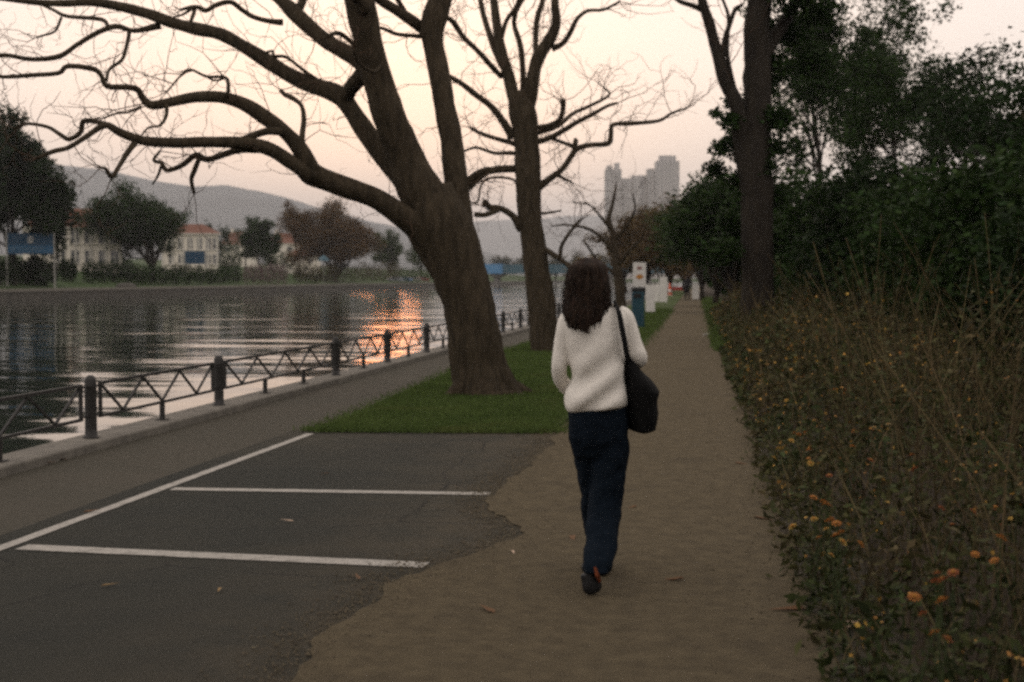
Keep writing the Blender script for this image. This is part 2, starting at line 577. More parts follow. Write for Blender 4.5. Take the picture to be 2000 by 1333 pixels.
Y = Y + np.where(Y < front_y + 0.4, 0.22 * np.clip((X - LINEX) / 2.6, 0, 1) - 0.03 + 0.07 * rg.normal(size=n), 0)
sc_ = 1 + np.clip((Y - 15) / 30, 0, 1.6)
V, F = blades(n, X, Y, rg)
V = V.reshape(-1, 3, 3); mid = (V[:, 0:1] + V[:, 1:2]) / 2
V = (mid + (V - mid) * np.stack([sc_, sc_, 0.6 + 0.4 * sc_], 1)[:, None, :]).reshape(-1, 3)
tag(obj_np('grass', V, F, m_grass), 'short green lawn grass around the bare riverside trees', 'grass', kind='stuff')

# painted bay lines
def line_strip(a, b_, w, z=0.009, seed=0.0):
    a, b_ = np.array(a[:2]), np.array(b_[:2]); d = b_ - a; L = np.linalg.norm(d); d /= L; nn = np.array([-d[1], d[0]])
    k = max(2, int(L / 0.06)); A = []; B = []
    for i in range(k + 1):
        q = a + d * L * i / k
        e1 = 0.006 * mnoise.noise(Vector((q[0] * 8, q[1] * 8, seed))); e2 = 0.006 * mnoise.noise(Vector((q[0] * 8, q[1] * 8, seed + 5)))
        A.append(q + nn * (w / 2 + e1)); B.append(q - nn * (w / 2 + e2))
    V = [(p[0], p[1], z) for p in A] + [(p[0], p[1], z) for p in B]
    F = [(i, i + 1, k + 2 + i, k + 1 + i) for i in range(k)]
    o = obj_np('painted_line', V, [tuple(reversed(f)) for f in F], m_paint)
    o['kind'] = 'structure'
    return o
def line_xy(px, py):
    return ground(px, py)[:2]
a0 = line_xy(606, 849); a1 = line_xy(5, 1072)
dirn = (a1 - a0) / np.linalg.norm(a1 - a0)
line_strip(a0, a1 + dirn * 9, 0.085, seed=1)
t1 = line_xy(325, 957); t2 = line_xy(957, 967)
line_strip(t1 + np.array([0.045, 0]), t2, 0.13, seed=2)
t1 = line_xy(28, 1071); t2 = line_xy(832, 1107)
line_strip(t1 + np.array([0.045, 0]), t2, 0.155, seed=3)

# kerb along the water (top stones and the quay face below)
mb = MB()
for k in range(-12, 80):
    y0, y1 = k * 3.0, k * 3.0 + 2.985
    e = 0.004 * mnoise.noise(Vector((k * 1.7, 0, 0)))
    mb.box(((QX0 + QX1) / 2 + e, (y0 + y1) / 2, KZ / 2 - 0.05 + e), (QX0 - QX1, y1 - y0, KZ + 0.10))
ko = mb.build('kerb', m_conc, bevel=0.018); ko['kind'] = 'structure'
mb = MB(); mb.box((QX1 + 0.21, 150, -1.02), (0.42, 420, 1.9)); qo = mb.build('quay_face', m_wall); qo['kind'] = 'structure'

# ---------------- far bank terrain and its low river wall
def far_z(x, y=0):
    t = min(1, max(0, (-80 - x) / 15.0)); t = t * t * (3 - 2 * t)
    z = FARZ + 2.3 * t
    t2 = max(0, (-110 - x)) / 200.0
    return z + 9 * min(1, t2)
xs = [FARX, -77, -80, -83, -86, -89, -92, -95, -100, -110, -140, -200, -310, -500, -900]
ys = [-80, 0, 60, 120, 180, 240, 300, 400, 520, 700, 880]
V = [(x, y, far_z(x)) for y in ys for x in xs]; nx = len(xs)
F = [(j*nx+i+1, j*nx+i, (j+1)*nx+i, (j+1)*nx+i+1) for j in range(len(ys)-1) for i in range(nx-1)]
tag(obj_np('far_bank', V, F, m_fargrass, smooth=True), kind='structure')
V = [(-900, 880, far_z(-900)), (-110, 880, FARZ), (1500, 880, 0.0), (1500, 3500, 2), (-1500, 3500, 2), (-1500, 880, 8)]
tag(obj_np('far_shore', [(-1500, 879, WZ - .2), (1500, 879, WZ - .2), (1500, 880, .3), (-1500, 880, .3), (9000, 11500, 3), (-9000, 11500, 3)],
    [(0, 1, 2, 3), (3, 2, 4, 5)], m_fargrass), kind='structure')
wl = thing('river_wall', (FARX, 0, WZ), 'long low stone river wall with pale coping along the far bank', 'wall')
mb = MB(); mb.box((FARX - 0.15, 400, (FARZ - 0.2 + WZ - 0.6) / 2), (0.5, 960, FARZ - 0.2 - WZ + 0.6)); mb.build('wall_face', m_wall, wl)
mb = MB()
for k in range(-10, 110):
    mb.box((FARX - 0.20, k * 8 + 4, FARZ - 0.06), (0.85, 7.96, 0.30))
mb.build('coping', m_conc, wl)

# ---------------- hills
def hill(name, ridge, d_near, d_ridge, d_far, seed, m, nrow=18):
    R = np.array(ridge, float); xs_ = np.linspace(R[0, 0], R[-1, 0], 150)
    top = np.interp(xs_, R[:, 0], R[:, 1]); rows = []
    for j in range(nrow + 1):
        t = j / nrow
        d = d_near + (d_far - d_near) * t
        tr = (d - d_near) / (d_ridge - d_near) if d <= d_ridge else 1 - (d - d_ridge) / (d_far - d_ridge)
        tr = max(0, tr); s = math.sin(tr * math.pi / 2)
        row = []
        for x, yt in zip(xs_, top):
            p = at(x, 600, d); zt = at(x, yt, d_ridge)[2]
            q = at(x, 543, d)
            nz = mnoise.fractal(Vector((q[0] * 0.0013, q[1] * 0.0013, seed)), 1.0, 2.0, 6)
            row.append((q[0], q[1], max(-3, zt * s + 16 * nz * (0.3 + s))))
        rows.append(row)
    n_ = len(xs_); V = [p for r_ in rows for p in r_]
    F = [(j*n_+i, j*n_+i+1, (j+1)*n_+i+1, (j+1)*n_+i) for j in range(nrow) for i in range(n_ - 1)]
    return tag(obj_np(name, V, F, m, smooth=True), kind='structure')
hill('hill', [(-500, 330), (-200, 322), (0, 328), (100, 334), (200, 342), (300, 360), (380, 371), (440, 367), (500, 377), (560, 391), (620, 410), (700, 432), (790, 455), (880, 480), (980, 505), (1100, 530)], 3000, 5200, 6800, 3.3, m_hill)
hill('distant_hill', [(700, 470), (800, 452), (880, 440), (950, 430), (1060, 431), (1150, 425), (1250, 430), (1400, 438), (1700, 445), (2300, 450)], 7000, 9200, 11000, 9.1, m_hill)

# ================================================================ BRIDGE
m_blue = mat('bridge_blue_paint', (0.085, 0.225, 0.40), (0.065, 0.18, 0.33), scale=0.6, rough=0.6)
m_teal = mat('bridge_teal_paint', (0.045, 0.105, 0.135), (0.035, 0.080, 0.105), scale=0.6, rough=0.6)
m_pier = mat('pier_concrete', (0.20, 0.19, 0.175), (0.14, 0.135, 0.125), scale=0.4, rough=0.9)
BY = 430.0
br = thing('bridge', (-40, BY, WZ), 'low blue road bridge on concrete piers crossing the river', 'bridge')
def zpx(py, d): return at(1000, py, d)[2]
zb, zt = zpx(535, BY), zpx(516, BY)
mb = MB(); mb.box((-72.6, BY, (zb + zt) / 2), (16.8, 9, zt - zb)); mb.build('blue_girder', m_blue, br)
mb = MB(); mb.box((-27, BY, (zb + zt) / 2), (74.3, 8.6, zt - zb - 0.2)); mb.build('teal_girder', m_teal, br)
for x in (-80, -66.5, -55, -43.5, -32, -20.5, -9):
    mb = MB(); mb.box((x, BY, (zb + WZ) / 2 - 0.5), (1.5, 5, zb - WZ + 1)); mb.box((x, BY, zb - 0.5), (3.4, 6.5, 1.0)); mb.build('pier', m_pier, br, bevel=0.25)
mb = MB()
for x in np.arange(-80, 10, 3.0):
    mb.box((x, BY - 4.4, zt + 0.5), (0.12, 0.12, 1.0))
mb.box((-35.5, BY - 4.4, zt + 1.0), (90, 0.12, 0.12)); mb.build('railing', m_teal, br)

# ================================================================ TOWERS FAR BEHIND
m_tower = mat('tower_render', (0.46, 0.43, 0.41), (0.40, 0.375, 0.36), scale=0.03, rough=0.9)
m_tglass = mat('tower_glass', (0.22, 0.22, 0.22), (0.17, 0.17, 0.18), scale=0.1, rough=0.3, spec=0.5)
TD = 1600.0
tw = thing('tower_block', ground(1250, 560), 'hazy grey high rise block with stepped roofline above the autumn trees', 'tower block')
tw.location = tuple(at(1250, 543, TD)[:2]) + (0.0,)
mpx = TD / FPX
def block(x0, x1, ytop, dd, dep):
    c = at((x0 + x1) / 2, 543, TD + dd); w = (x1 - x0) * mpx; h = at(1000, ytop, TD + dd)[2]
    mb = MB(); mb.box((c[0], c[1], h / 2), (w, dep, h), TH); mb.build('tower', m_tower, tw)
    mb = MB(); g = MB(); nfl = int(h / 3.2); q = c - FH * (dep / 2 + 0.05)
    ncol = max(2, int(w / 4.2))
    for fl in range(1, nfl):
        for k in range(ncol):
            p = q + RV * ((k + 0.5) / ncol - 0.5) * w
            g.box((p[0], p[1], fl * 3.2 + 1.7), (w / ncol * 0.62, 0.2, 1.7), TH)
    o = g.build('windows', m_tglass, tw); o['kind'] = 'stuff'
for a in ((1181, 1212, 332, 0, 22), (1199, 1209, 319, 3, 8), (1184, 1195, 324, 6, 8), (1213, 1250, 350, 4, 20), (1232, 1266, 344, 10, 20), (1262, 1282, 331, 6, 18), (1279, 1324, 316, 0, 22), (1286, 1318, 305, 3, 14)):
    block(*a)

# ================================================================ FAR HOUSES
m_cream = mat('cream_render', (0.72, 0.67, 0.58), (0.62, 0.575, 0.49), scale=0.8, rough=0.9)
m_roof = mat('terracotta_roof', (0.16, 0.070, 0.045), (0.11, 0.048, 0.032), scale=1.5, rough=0.9, stretch=(3, 3, 1))
m_frame = mat('white_frame', (0.60, 0.57, 0.50), rough=0.6)
m_pane = mat('dark_pane', (0.035, 0.045, 0.055), (0.025, 0.03, 0.04), scale=1, rough=0.12, spec=0.5)
def house(label, x0, x1, y_eave, y_base, y_ridge, X, depth, yaw, cols_u, cols_l, win_u, win_l, hip=0.25, ww=0.62):
    xm = (x0 + x1) / 2; d = d_at_X(xm, X); k = d / FPX
    w = (x1 - x0) * k
    ze, zb_, zr = at(xm, y_eave, d)[2], at(xm, y_base, d)[2], at(xm, y_ridge, d)[2]
    c0 = at(xm, 543, d)
    zb_ = min(zb_, far_z(c0[0]) + 0.3)
    hs = thing('house', (c0[0], c0[1], far_z(c0[0])), label, 'house')
    an = TH + math.atan(-(xm - 1000) / FPX) * 1.0 + yaw
    ex = np.array([math.cos(an), math.sin(an), 0]); ey = np.array([-math.sin(an), math.cos(an), 0])
    def L(a, b_, z): return c0[:2].tolist() and np.array([c0[0], c0[1], 0]) + ex * a + ey * b_ + np.array([0, 0, z])
    mb = MB(); q = L(0, depth / 2, 0); mb.box((q[0], q[1], (ze + zb_ - 3) / 2), (w, depth, ze - zb_ + 3), an); mb.build('wall', m_cream, hs)
    o = 0.5
    R = [L(-w/2-o, -o, ze), L(w/2+o, -o, ze), L(w/2+o, depth+o, ze), L(-w/2-o, depth+o, ze), L(-w/2+hip*w, depth/2, zr), L(w/2-hip*w, depth/2, zr)]
    mb = MB(); mb.add(R, [(0, 1, 5, 4), (1, 2, 5), (2, 3, 4, 5), (3, 0, 4), (3, 2, 1, 0)]); rf = mb.build('roof', m_roof, hs)
    mb = MB(); q = L(0, -o + 0.05, ze - 0.12); mb.box(q, (w + 2 * o, 0.16, 0.24), an); mb.build('gutter', m_frame, rf)
    mb = MB(); q = L(-w * 0.2, depth * 0.5, zr + 0.3); mb.box(q, (0.9, 0.9, 1.8), an); mb.build('chimney', m_cream, rf)
    def window(px, yt, yb):
        a = (px - xm) * k; zt_, zb2 = at(xm, yt, d)[2], at(xm, yb, d)[2]; wd = 20 * k * ww
        q = L(a, -0.02, (zt_ + zb2) / 2); h = zt_ - zb2
        mb = MB()
        for sx in (-1, 0, 1):
            p = L(a + sx * wd / 2, -0.05, (zt_ + zb2) / 2); mb.box(p, (0.14 if sx else 0.09, 0.12, h), an)
        for sz in (-1, 0, 1):
            p = L(a, -0.052, (zt_ + zb2) / 2 + sz * h / 2); mb.box(p, (wd + 0.14, 0.11, 0.14 if sz else 0.07), an)
        f_ = mb.build('window', m_frame, hs)
        mb = MB(); mb.box(q, (wd, 0.06, h), an); mb.build('pane', m_pane, f_)
        mb = MB(); p = L(a, -0.12, zb2 - 0.12); mb.box(p, (wd + 0.5, 0.3, 0.12), an); mb.build('sill', m_frame, f_)
    for px in cols_u: window(px, *win_u)
    for px in cols_l: window(px, *win_l)
    for sx in np.linspace(-w/2 + 0.25, w/2 - 0.25, max(2, len(cols_u) + 1)):
        mb = MB(); p = L(sx, -0.06, (ze + zb_) / 2); mb.box(p, (0.32, 0.14, ze - zb_), an); mb.build('pilaster', m_frame, hs)
    return hs
house('cream two storey house with red roof behind the large blue sign', 60, 236, 444, 524, 404, -97, 11, 0.10, [95, 121, 147, 173, 199, 222], [121, 147, 173, 199, 222], (449, 476), (489, 515), ww=0.78)
house('cream house with red roof and a small blue sign in front', 318, 426, 456, 520, 436, -97, 11, 0.02, [336, 354, 372, 390, 407, 420], [336, 354, 407, 420], (465, 488), (497, 516), ww=0.5)
for i, (x0, x1, ye, yb, yr, X, lab) in enumerate([(432, 500, 478, 500, 452, -190, 'low grey roofed house between the far trees'), (520, 580, 476, 520, 455, -150, 'pale gabled house half hidden by the dense far tree'),
                                         (560, 620, 500, 528, 486, -110, 'small white house beneath the dense far tree')]):
    house(lab, x0, x1, ye, yb, yr, X, 9, -0.1, [x0 + 14, x1 - 14], [], (ye + 6, ye + 15), (0, 0), ww=0.5)
# white mast pair on the roof behind house one
for px, lab in ((125, 'slim grey chimney stack rising behind the red roof'), (137, 'slim white flue pipe rising behind the red roof')):
    d = d_at_X(px, -112); p = at(px, 543, d)
    t = thing('flue', (p[0], p[1], far_z(p[0])), lab, 'chimney')
    zt_ = at(px, 386, d)[2]
    mb = MB(); w_ = 0.55 if px == 137 else 0.9
    mb.box((p[0], p[1], (zt_ + far_z(p[0])) / 2), (w_, w_, zt_ - far_z(p[0])), 0.4); mb.build('shaft', m_frame if px == 137 else m_pier, t)
    mb = MB(); mb.box((p[0], p[1], zt_ + 0.12), (w_ * 1.4, w_ * 1.4, 0.22), 0.4); mb.build('cap', m_pier, t)
# ================================================================ RIVERSIDE FENCE
m_fence = mat('dark_iron_paint', (0.030, 0.028, 0.025), (0.018, 0.017, 0.016), scale=14, rough=0.55, bump=0.3, bscale=60, spec=0.35)
FX = -5.66; FY0 = 12.28; FS = 1.69
fz = KZ
fence = thing('riverside_fence', (FX, FY0, fz), 'low dark iron fence of round posts and zigzag panels along the kerb', 'fence')
posts = [-4, -2, 0, 2, 5, 7, 9, 11, 13, 15, 17, 19, 21, 23, 25, 27, 29, 31, 33]
mb = MB(); mb.lathe((0, 0, 0), [(0.074, 0), (0.074, 0.012), (0.056, 0.02), (0.054, 0.10), (0.054, 0.46), (0.057, 0.47), (0.057, 0.49), (0.054, 0.50), (0.053, 0.525), (0.045, 0.555), (0.027, 0.573), (0.006, 0.578)], 18)
post_me = mesh_of(mb, 'post', m_fence, True)
mb = MB(); mb.tube([(0, 0, -0.01), (0, 0, 0.19)], [0.030, 0.030], 8); mb.box((0, 0, 0.006), (0.11, 0.11, 0.012)); foot_me = mesh_of(mb, 'foot', m_fence)
ZT, ZB = 0.492, 0.185
for k in posts:
    inst('post', post_me, fence, (0, FS * k, 0))
for a, b_ in zip(posts[:-1], posts[1:]):
    y0, y1 = FS * a + 0.205, FS * b_ - 0.205
    mb = MB()
    mb.box((0, (y0 + y1) / 2, ZT), (0.030, y1 - y0 + 0.036, 0.030)); mb.box((0, (y0 + y1) / 2, ZB), (0.028, y1 - y0 + 0.036, 0.026))
    for y in (y0, y1):
        mb.box((0, y, (ZT + ZB) / 2), (0.029, 0.030, ZT - ZB - 0.028))
    for y, s in ((y0, -1), (y1, 1)):
        for z in (ZT - 0.02, ZB + 0.02):
            mb.box((0, y + s * 0.085, z), (0.014, 0.140, 0.018))
    o = inst('panel', mesh_of(mb, 'panel', m_fence), fence)
    nd = 6 * (b_ - a) // 2
    nd = nd if nd % 2 == 0 else nd - 1
    ys_ = np.linspace(y0 + 0.02, y1 - 0.02, nd + 1)
    for i in range(nd):
        za, zb2 = (ZT - 0.015, ZB + 0.012) if i % 2 == 0 else (ZB + 0.012, ZT - 0.015)
        mb = MB(); mb.tube([(0, ys_[i], za), (0, ys_[i + 1], zb2)], [0.0145, 0.0145], 4, rot=math.pi / 4)
        inst('diagonal_bar', mesh_of(mb, 'diagonal_bar', m_fence), o)
    for k in range(a + 1, b_):
        inst('foot', foot_me, o, (0, FS * k, 0))

# ================================================================ FAR SIGN BOARDS
m_sblue = mat('sign_blue', (0.015, 0.058, 0.112), (0.012, 0.047, 0.092), scale=1.2, rough=0.5)
m_sblue2 = mat('sign_blue_band', (0.024, 0.100, 0.195), (0.020, 0.083, 0.165), scale=1.2, rough=0.5)
m_swhite = mat('sign_white', (0.62, 0.60, 0.55), (0.52, 0.50, 0.46), scale=6, rough=0.6)
m_spost = mat('sign_post_grey', (0.36, 0.35, 0.32), rough=0.6)
def sign_board(label, x0, x1, yt, yb, X, big):
    xm = (x0 + x1) / 2; d = d_at_X(xm, X); k = d / FPX
    an = TH + math.atan(-(xm - 1000) / FPX)
    ex = np.array([math.cos(an), math.sin(an), 0]); ey = np.array([-math.sin(an), math.cos(an), 0])
    c = at(xm, 543, d); z0, z1 = at(xm, yb, d)[2], at(xm, yt, d)[2]; w = (x1 - x0) * k; gz = far_z(c[0])
    base = np.array([c[0], c[1], 0.0])
    t = thing('sign_board', (c[0], c[1], gz), label, 'sign')
    mb = MB(); mb.box(base + [0, 0, (z0 + z1) / 2], (w, 0.10, z1 - z0), an); pn = mb.build('panel', m_sblue, t)
    for s in (-1, 1):
        q = base + ex * s * (w / 2 + 0.10) - ey * 0.02
        mb = MB(); mb.box(q + [0, 0, (gz + z1 + 0.1) / 2], (0.17, 0.17, z1 - gz + 0.2), an); mb.build('post', m_spost, t)
    f = base - ey * 0.06
    if big:
        h = z1 - z0
        mb = MB(); mb.box(f + [0, 0, z0 + h * 0.24], (w * 0.985, 0.03, h * 0.36), an); mb.build('band', m_sblue2, pn)
        mb = MB(); R = []
        for dy in (0.0, -0.03):
            R.append([f + ex * 0.33 * math.cos(q) + ey * dy + np.array([0, 0, z0 + h * 0.70 + 0.42 * math.sin(q)]) for q in np.linspace(0, 6.283, 21)[:-1]])
        mb.loft(R); em = mb.build('crest', m_swhite, pn)
        mb = MB(); R = []
        for dy in (-0.028, -0.05):
            R.append([f + ex * 0.22 * math.cos(q) + ey * dy + np.array([0, 0, z0 + h * 0.71 + 0.30 * math.sin(q)]) for q in np.linspace(0, 6.283, 17)[:-1]])
        mb.loft(R); mb.build('crest_field', m_sblue, em)
        mb = MB(); mb.tube([f - ey * 0.06 + ex * 0.02 + [0, 0, z0 + h * 0.60], f - ey * 0.06 - ex * 0.06 + [0, 0, z0 + h * 0.70], f - ey * 0.06 + ex * 0.07 + [0, 0, z0 + h * 0.80]], [0.05, 0.07, 0.03], 6); mb.build('crest_figure', m_swhite, em)
        rr = random.Random(3)
        for zz, sc2, l0, l1 in ((0.27, 0.16, -0.44, 0.30), (0.13, 0.07, -0.42, 0.10)):
            mb = MB(); x = l0 * w
            while x < l1 * w:
                ww = rr.uniform(0.05, 0.13) * (1.6 if sc2 > 0.1 else 1.0); mb.box(f + ex * (x + ww / 2) - ey * 0.025 + [0, 0, z0 + h * zz], (ww, 0.02, h * sc2 * rr.uniform(0.55, 1)), an); x += ww + rr.choice((0.05, 0.05, 0.05, 0.16))
            mb.build('text_row', mat('sign_pale_blue', (0.09, 0.16, 0.23), rough=0.6), pn)
    return t
sign_board('large blue notice board with white crest on two grey posts by the far river wall', 18, 103, 456, 497, -81.0, True)
sign_board('small plain blue notice board in front of the cream house', 362, 400, 491, 516, -86, False)

# pale rounded outlet stone on the far lawn
p = at(246, 548, d_at_X(246, -79)); st = MB(); st.ellipsoid((p[0], p[1], FARZ + 0.1), (1.5, 1.0, 0.55), 14, 8)
o = st.build('boulder', m_conc, smooth=True); o.data.materials[0] = m_wall; tag(o, 'low grey boulder lying on the far lawn below the shrubs', 'boulder')

# parked cars on the far bank by the bridge
m_car = [mat('car_paint_blue', (0.08, 0.16, 0.30), rough=0.25, spec=0.5), mat('car_paint_white', (0.55, 0.55, 0.54), rough=0.25, spec=0.5), mat('car_paint_silver', (0.25, 0.28, 0.32), rough=0.25, spec=0.5), mat('car_paint_red', (0.30, 0.045, 0.03), rough=0.25, spec=0.5)]
m_tyre = mat('tyre', (0.02, 0.02, 0.02), rough=0.9)
def car(px, X, mi, lab):
    d = d_at_X(px, X); c = at(px, 543, d); z = far_z(c[0])
    t = thing('parked_car', (c[0], c[1], z), lab, 'car', 'cars parked by the bridge')
    prof = [(-2.1, 0.35), (-2.15, 0.75), (-1.95, 0.95), (-1.3, 1.0), (-0.7, 1.42), (0.7, 1.45), (1.35, 0.98), (2.05, 0.85), (2.15, 0.5), (2.1, 0.35)]
    mb = MB(); rings = []
    for hw, dy in ((0.80, -0.85), (0.86, -0.80), (0.86, 0.80), (0.80, 0.85)):
        rings.append([(c[0] + x * math.cos(0.35) - dy * math.sin(0.35), c[1] + x * math.sin(0.35) + dy * math.cos(0.35), z + zz) for x, zz in prof])
    mb.loft(rings); b_ = mb.build('body', m_car[mi], t)
    mb = MB()
    q = [(-1.15, 1.02), (-0.68, 1.36), (0.66, 1.38), (1.2, 1.02)]
    for s in (-1, 1):
        dy = 0.862 * s
        V = [(c[0] + x * math.cos(0.35) - dy * math.sin(0.35), c[1] + x * math.sin(0.35) + dy * math.cos(0.35), z + zz) for x, zz in q]
        mb.add(V, [(0, 1, 2, 3)])
    mb.build('side_window', m_pane, b_)
    for x in (-1.35, 1.35):
        for dy in (-0.72, 0.72):
            mb = MB(); w0 = np.array([c[0] + x * math.cos(0.35) - dy * math.sin(0.35), c[1] + x * math.sin(0.35) + dy * math.cos(0.35), z + 0.33]); ax = np.array([-math.sin(0.35), math.cos(0.35), 0]) * 0.12
            mb.tube([w0 - ax, w0 + ax], [0.33, 0.33], 14); mb.build('wheel', m_tyre, t)
car(772, -83, 2, 'silver grey car parked beside the bridge approach')
car(790, -83, 0, 'blue car parked beside the bridge approach')
car(806, -83, 1, 'white car parked beside the bridge approach')
car(824, -83, 3, 'red car parked beside the bridge approach')

# blue parasol under the big far tree
d = d_at_X(632, -81); c = at(632, 543, d); z = far_z(c[0])
t = thing('parasol', (c[0], c[1], z), 'blue garden parasol standing under the dense far tree', 'parasol')
zt_, ze_ = at(632, 499, d)[2], at(632, 510, d)[2]
mb = MB(); mb.lathe((c[0], c[1], 0), [(1.3, ze_), (1.0, ze_ + (zt_ - ze_) * 0.4), (0.5, ze_ + (zt_ - ze_) * 0.8), (0.05, zt_)], 8); mb.build('canopy', m_teal, t)
mb = MB(); mb.tube([(c[0], c[1], z), (c[0], c[1], zt_)], [0.04, 0.04], 6); mb.build('pole', m_spost, t)

# ================================================================ THINGS ALONG THE PATH
m_white = mat('white_panel', (0.66, 0.64, 0.60), (0.56, 0.545, 0.51), scale=2, rough=0.6)
m_binteal = mat('bin_teal', (0.018, 0.062, 0.085), (0.014, 0.048, 0.066), scale=5, rough=0.5)
m_dark = mat('dark_metal', (0.02, 0.02, 0.02), rough=0.5)
m_orange = mat('sign_orange', (0.45, 0.20, 0.03), (0.36, 0.15, 0.03), scale=20, rough=0.6)
m_sgrey = mat('sign_print_grey', (0.30, 0.17, 0.15), rough=0.6)
# litter bin
g = ground(1246, 641); d = depth_of(g); k = d / FPX
bt = thing('litter_bin', g, 'tall teal litter bin with dark hood beside the dirt path', 'bin')
zt_ = at(1246, 562, d)[2]; w = 24 * k
mb = MB(); mb.box((g[0], g[1], zt_ * 0.45), (w, w, zt_ * 0.9), 0.1); mb.build('body', m_binteal, bt, bevel=0.03)
mb = MB(); mb.box((g[0], g[1], zt_ * 0.95), (w * 1.06, w * 1.06, zt_ * 0.105), 0.1); mb.build('hood', m_dark, bt, bevel=0.03)
mb = MB(); mb.box((g[0] - 0.01, g[1] - w / 2 - 0.005, zt_ * 0.80), (w * 0.62, 0.02, 0.13), 0.1); mb.build('slot', m_dark, bt)
# white sign on a thin post just behind the bin
gs = g + np.array([0.02, 0.55, 0]); ds = depth_of(gs); ks = ds / FPX
s = thing('path_sign', gs, 'white upright notice sign with orange emblem on a post behind the bin', 'sign')
c = at(1249, 543, ds); z0, z1 = at(1249, 560, ds)[2], at(1249, 513, ds)[2]; w = 25 * ks
s.location = (c[0], c[1], 0)
mb = MB(); mb.box((c[0], c[1], (z0 + z1) / 2), (w, 0.03, z1 - z0), TH); pn = mb.build('panel', m_white, s)
mb = MB(); mb.box((c[0] + 0.01, c[1] + 0.05, z1 / 2), (0.06, 0.06, z1 - 0.1), TH); mb.build('post', m_spost, s)
def flat_poly(c, pts, dy):
    return [np.array([c[0], c[1], 0]) + RV * x - FH * dy + np.array([0, 0, z]) for x, z in pts]
zz = at(1249, 541, ds)[2]
P = [(-0.13, 0), (-0.07, 0.05), (-0.04, 0.09), (0, 0.065), (0.04, 0.09), (0.07, 0.05), (0.13, 0), (0.07, -0.05), (0, -0.085), (-0.07, -0.05)]
mb = MB(); mb.loft([flat_poly(c, [(x, zz + z) for x, z in P], 0.016), flat_poly(c, [(x, zz + z) for x, z in P], 0.024)]); mb.build('emblem', m_orange, pn)
zz = at(1249, 524, ds)[2]
for rr_, dx_ in ((0.05, -0.035), (0.04, 0.04)):
    mb = MB(); cc = [(dx_ + rr_ * math.cos(q), zz + 1.25 * rr_ * math.sin(q)) for q in np.linspace(0, 6.283, 13)[:-1]]
    mb.loft([flat_poly(c, cc, 0.016), flat_poly(c, cc, 0.022)]); mb.build('symbol', m_sgrey, pn)
# white upright boards
def upright(x0, x1, yt, yb, lab, feet=True):
    g = ground((x0 + x1) / 2, yb); d = depth_of(g); k = d / FPX; w = (x1 - x0) * k; zt_ = at(1000, yt, d)[2]
    t = thing('banner_stand', g, lab, 'banner', 'white boards along the path')
    mb = MB(); mb.box((g[0], g[1], (zt_ + 0.06) / 2 + 0.02), (w, 0.035, zt_ - 0.06), TH); p_ = mb.build('panel', m_white, t, bevel=0.008)
    for s in (-1, 1):
        q = g + RV * s * w * 0.36
        mb = MB(); mb.box((q[0], q[1], 0.03), (0.05, 0.42, 0.05), TH); mb.build('foot', m_spost, t)
    mb = MB(); mb.box((g[0], g[1], zt_ + 0.005), (w * 1.03, 0.05, 0.03), TH); mb.build('top_rail', m_spost, t)
    return t
upright(1261, 1279, 556, 613, 'white upright board standing on the grass just past the teal bin')
upright(1274, 1287, 555, 592, 'white upright board half hidden behind the board past the bin')
upright(1288, 1303, 541, 593, 'tallest white upright board on the grass edge of the path')
upright(1352, 1365, 555, 587, 'white upright board on the hedge side of the path beside the walker')
# traffic cone
g = ground(1308, 578); d = depth_of(g)
t = thing('traffic_cone', g, 'orange traffic cone with white collar on the grass by the path', 'cone')
h = at(1000, 553, d)[2]
m_cone = mat('cone_orange', (0.62, 0.10, 0.03), rough=0.5)
mb = MB(); mb.box((g[0], g[1], 0.03), (0.5, 0.5, 0.06)); mb.build('base', m_white, t, bevel=0.01)
mb = MB(); mb.lathe((g[0], g[1], 0), [(0.20, 0.06), (0.155, h * 0.28), (0.105, h * 0.6), (0.04, h)], 16); cn = mb.build('cone', m_cone, t, True)
mb = MB(); mb.lathe((g[0], g[1], 0), [(0.165, h * 0.26), (0.13, h * 0.48)], 16); mb.build('collar', m_white, cn, True)
# far red barrier and pale kiosk sign at the end of the path
g = ground(1322, 573); d = depth_of(g)
t = thing('barrier', g, 'low red plastic barrier at the far end of the path', 'barrier')
mb = MB(); mb.box((g[0], g[1], 0.45), (1.7, 0.12, 0.35), TH); mb.build('board', mat('barrier_red', (0.33, 0.04, 0.03), rough=0.6), t)
for s_ in (-0.7, 0.7):
    mb = MB(); q = g + RV * s_; mb.box((q[0], q[1], 0.31), (0.08, 0.5, 0.62), TH); mb.build('leg', m_dark, t)
# pale dry branch at the path edge
g = ground(1393, 656)
mb = MB(); pts = [g + RV * a + FH * b_ + np.array([0, 0, z]) for a, b_, z in ((-0.28, -0.06, 0.025), (-0.12, 0.0, 0.04), (0.05, 0.02, 0.05), (0.22, 0.10, 0.06), (0.42, 0.12, 0.10))]
mb.tube(smooth_path(pts, 3), np.linspace(0.022, 0.012, 13), 7); pb = [pts[2], pts[2] + RV * 0.12 - FH * 0.1 + [0, 0, .03], pts[2] + RV * 0.22 - FH * 0.22 + [0, 0, .05]]
mb.tube(pb, [0.014, 0.011, 0.006], 6); pb = [pts[1], pts[1] - RV * 0.06 - FH * 0.12, pts[1] - RV * 0.14 - FH * 0.2]
mb.tube(pb, [0.014, 0.011, 0.006], 6)
tag(mb.build('fallen_branch', mat('bleached_wood', (0.50, 0.47, 0.42), rough=0.8), smooth=True), 'pale bleached branch lying at the hedge edge of the path', 'branch')
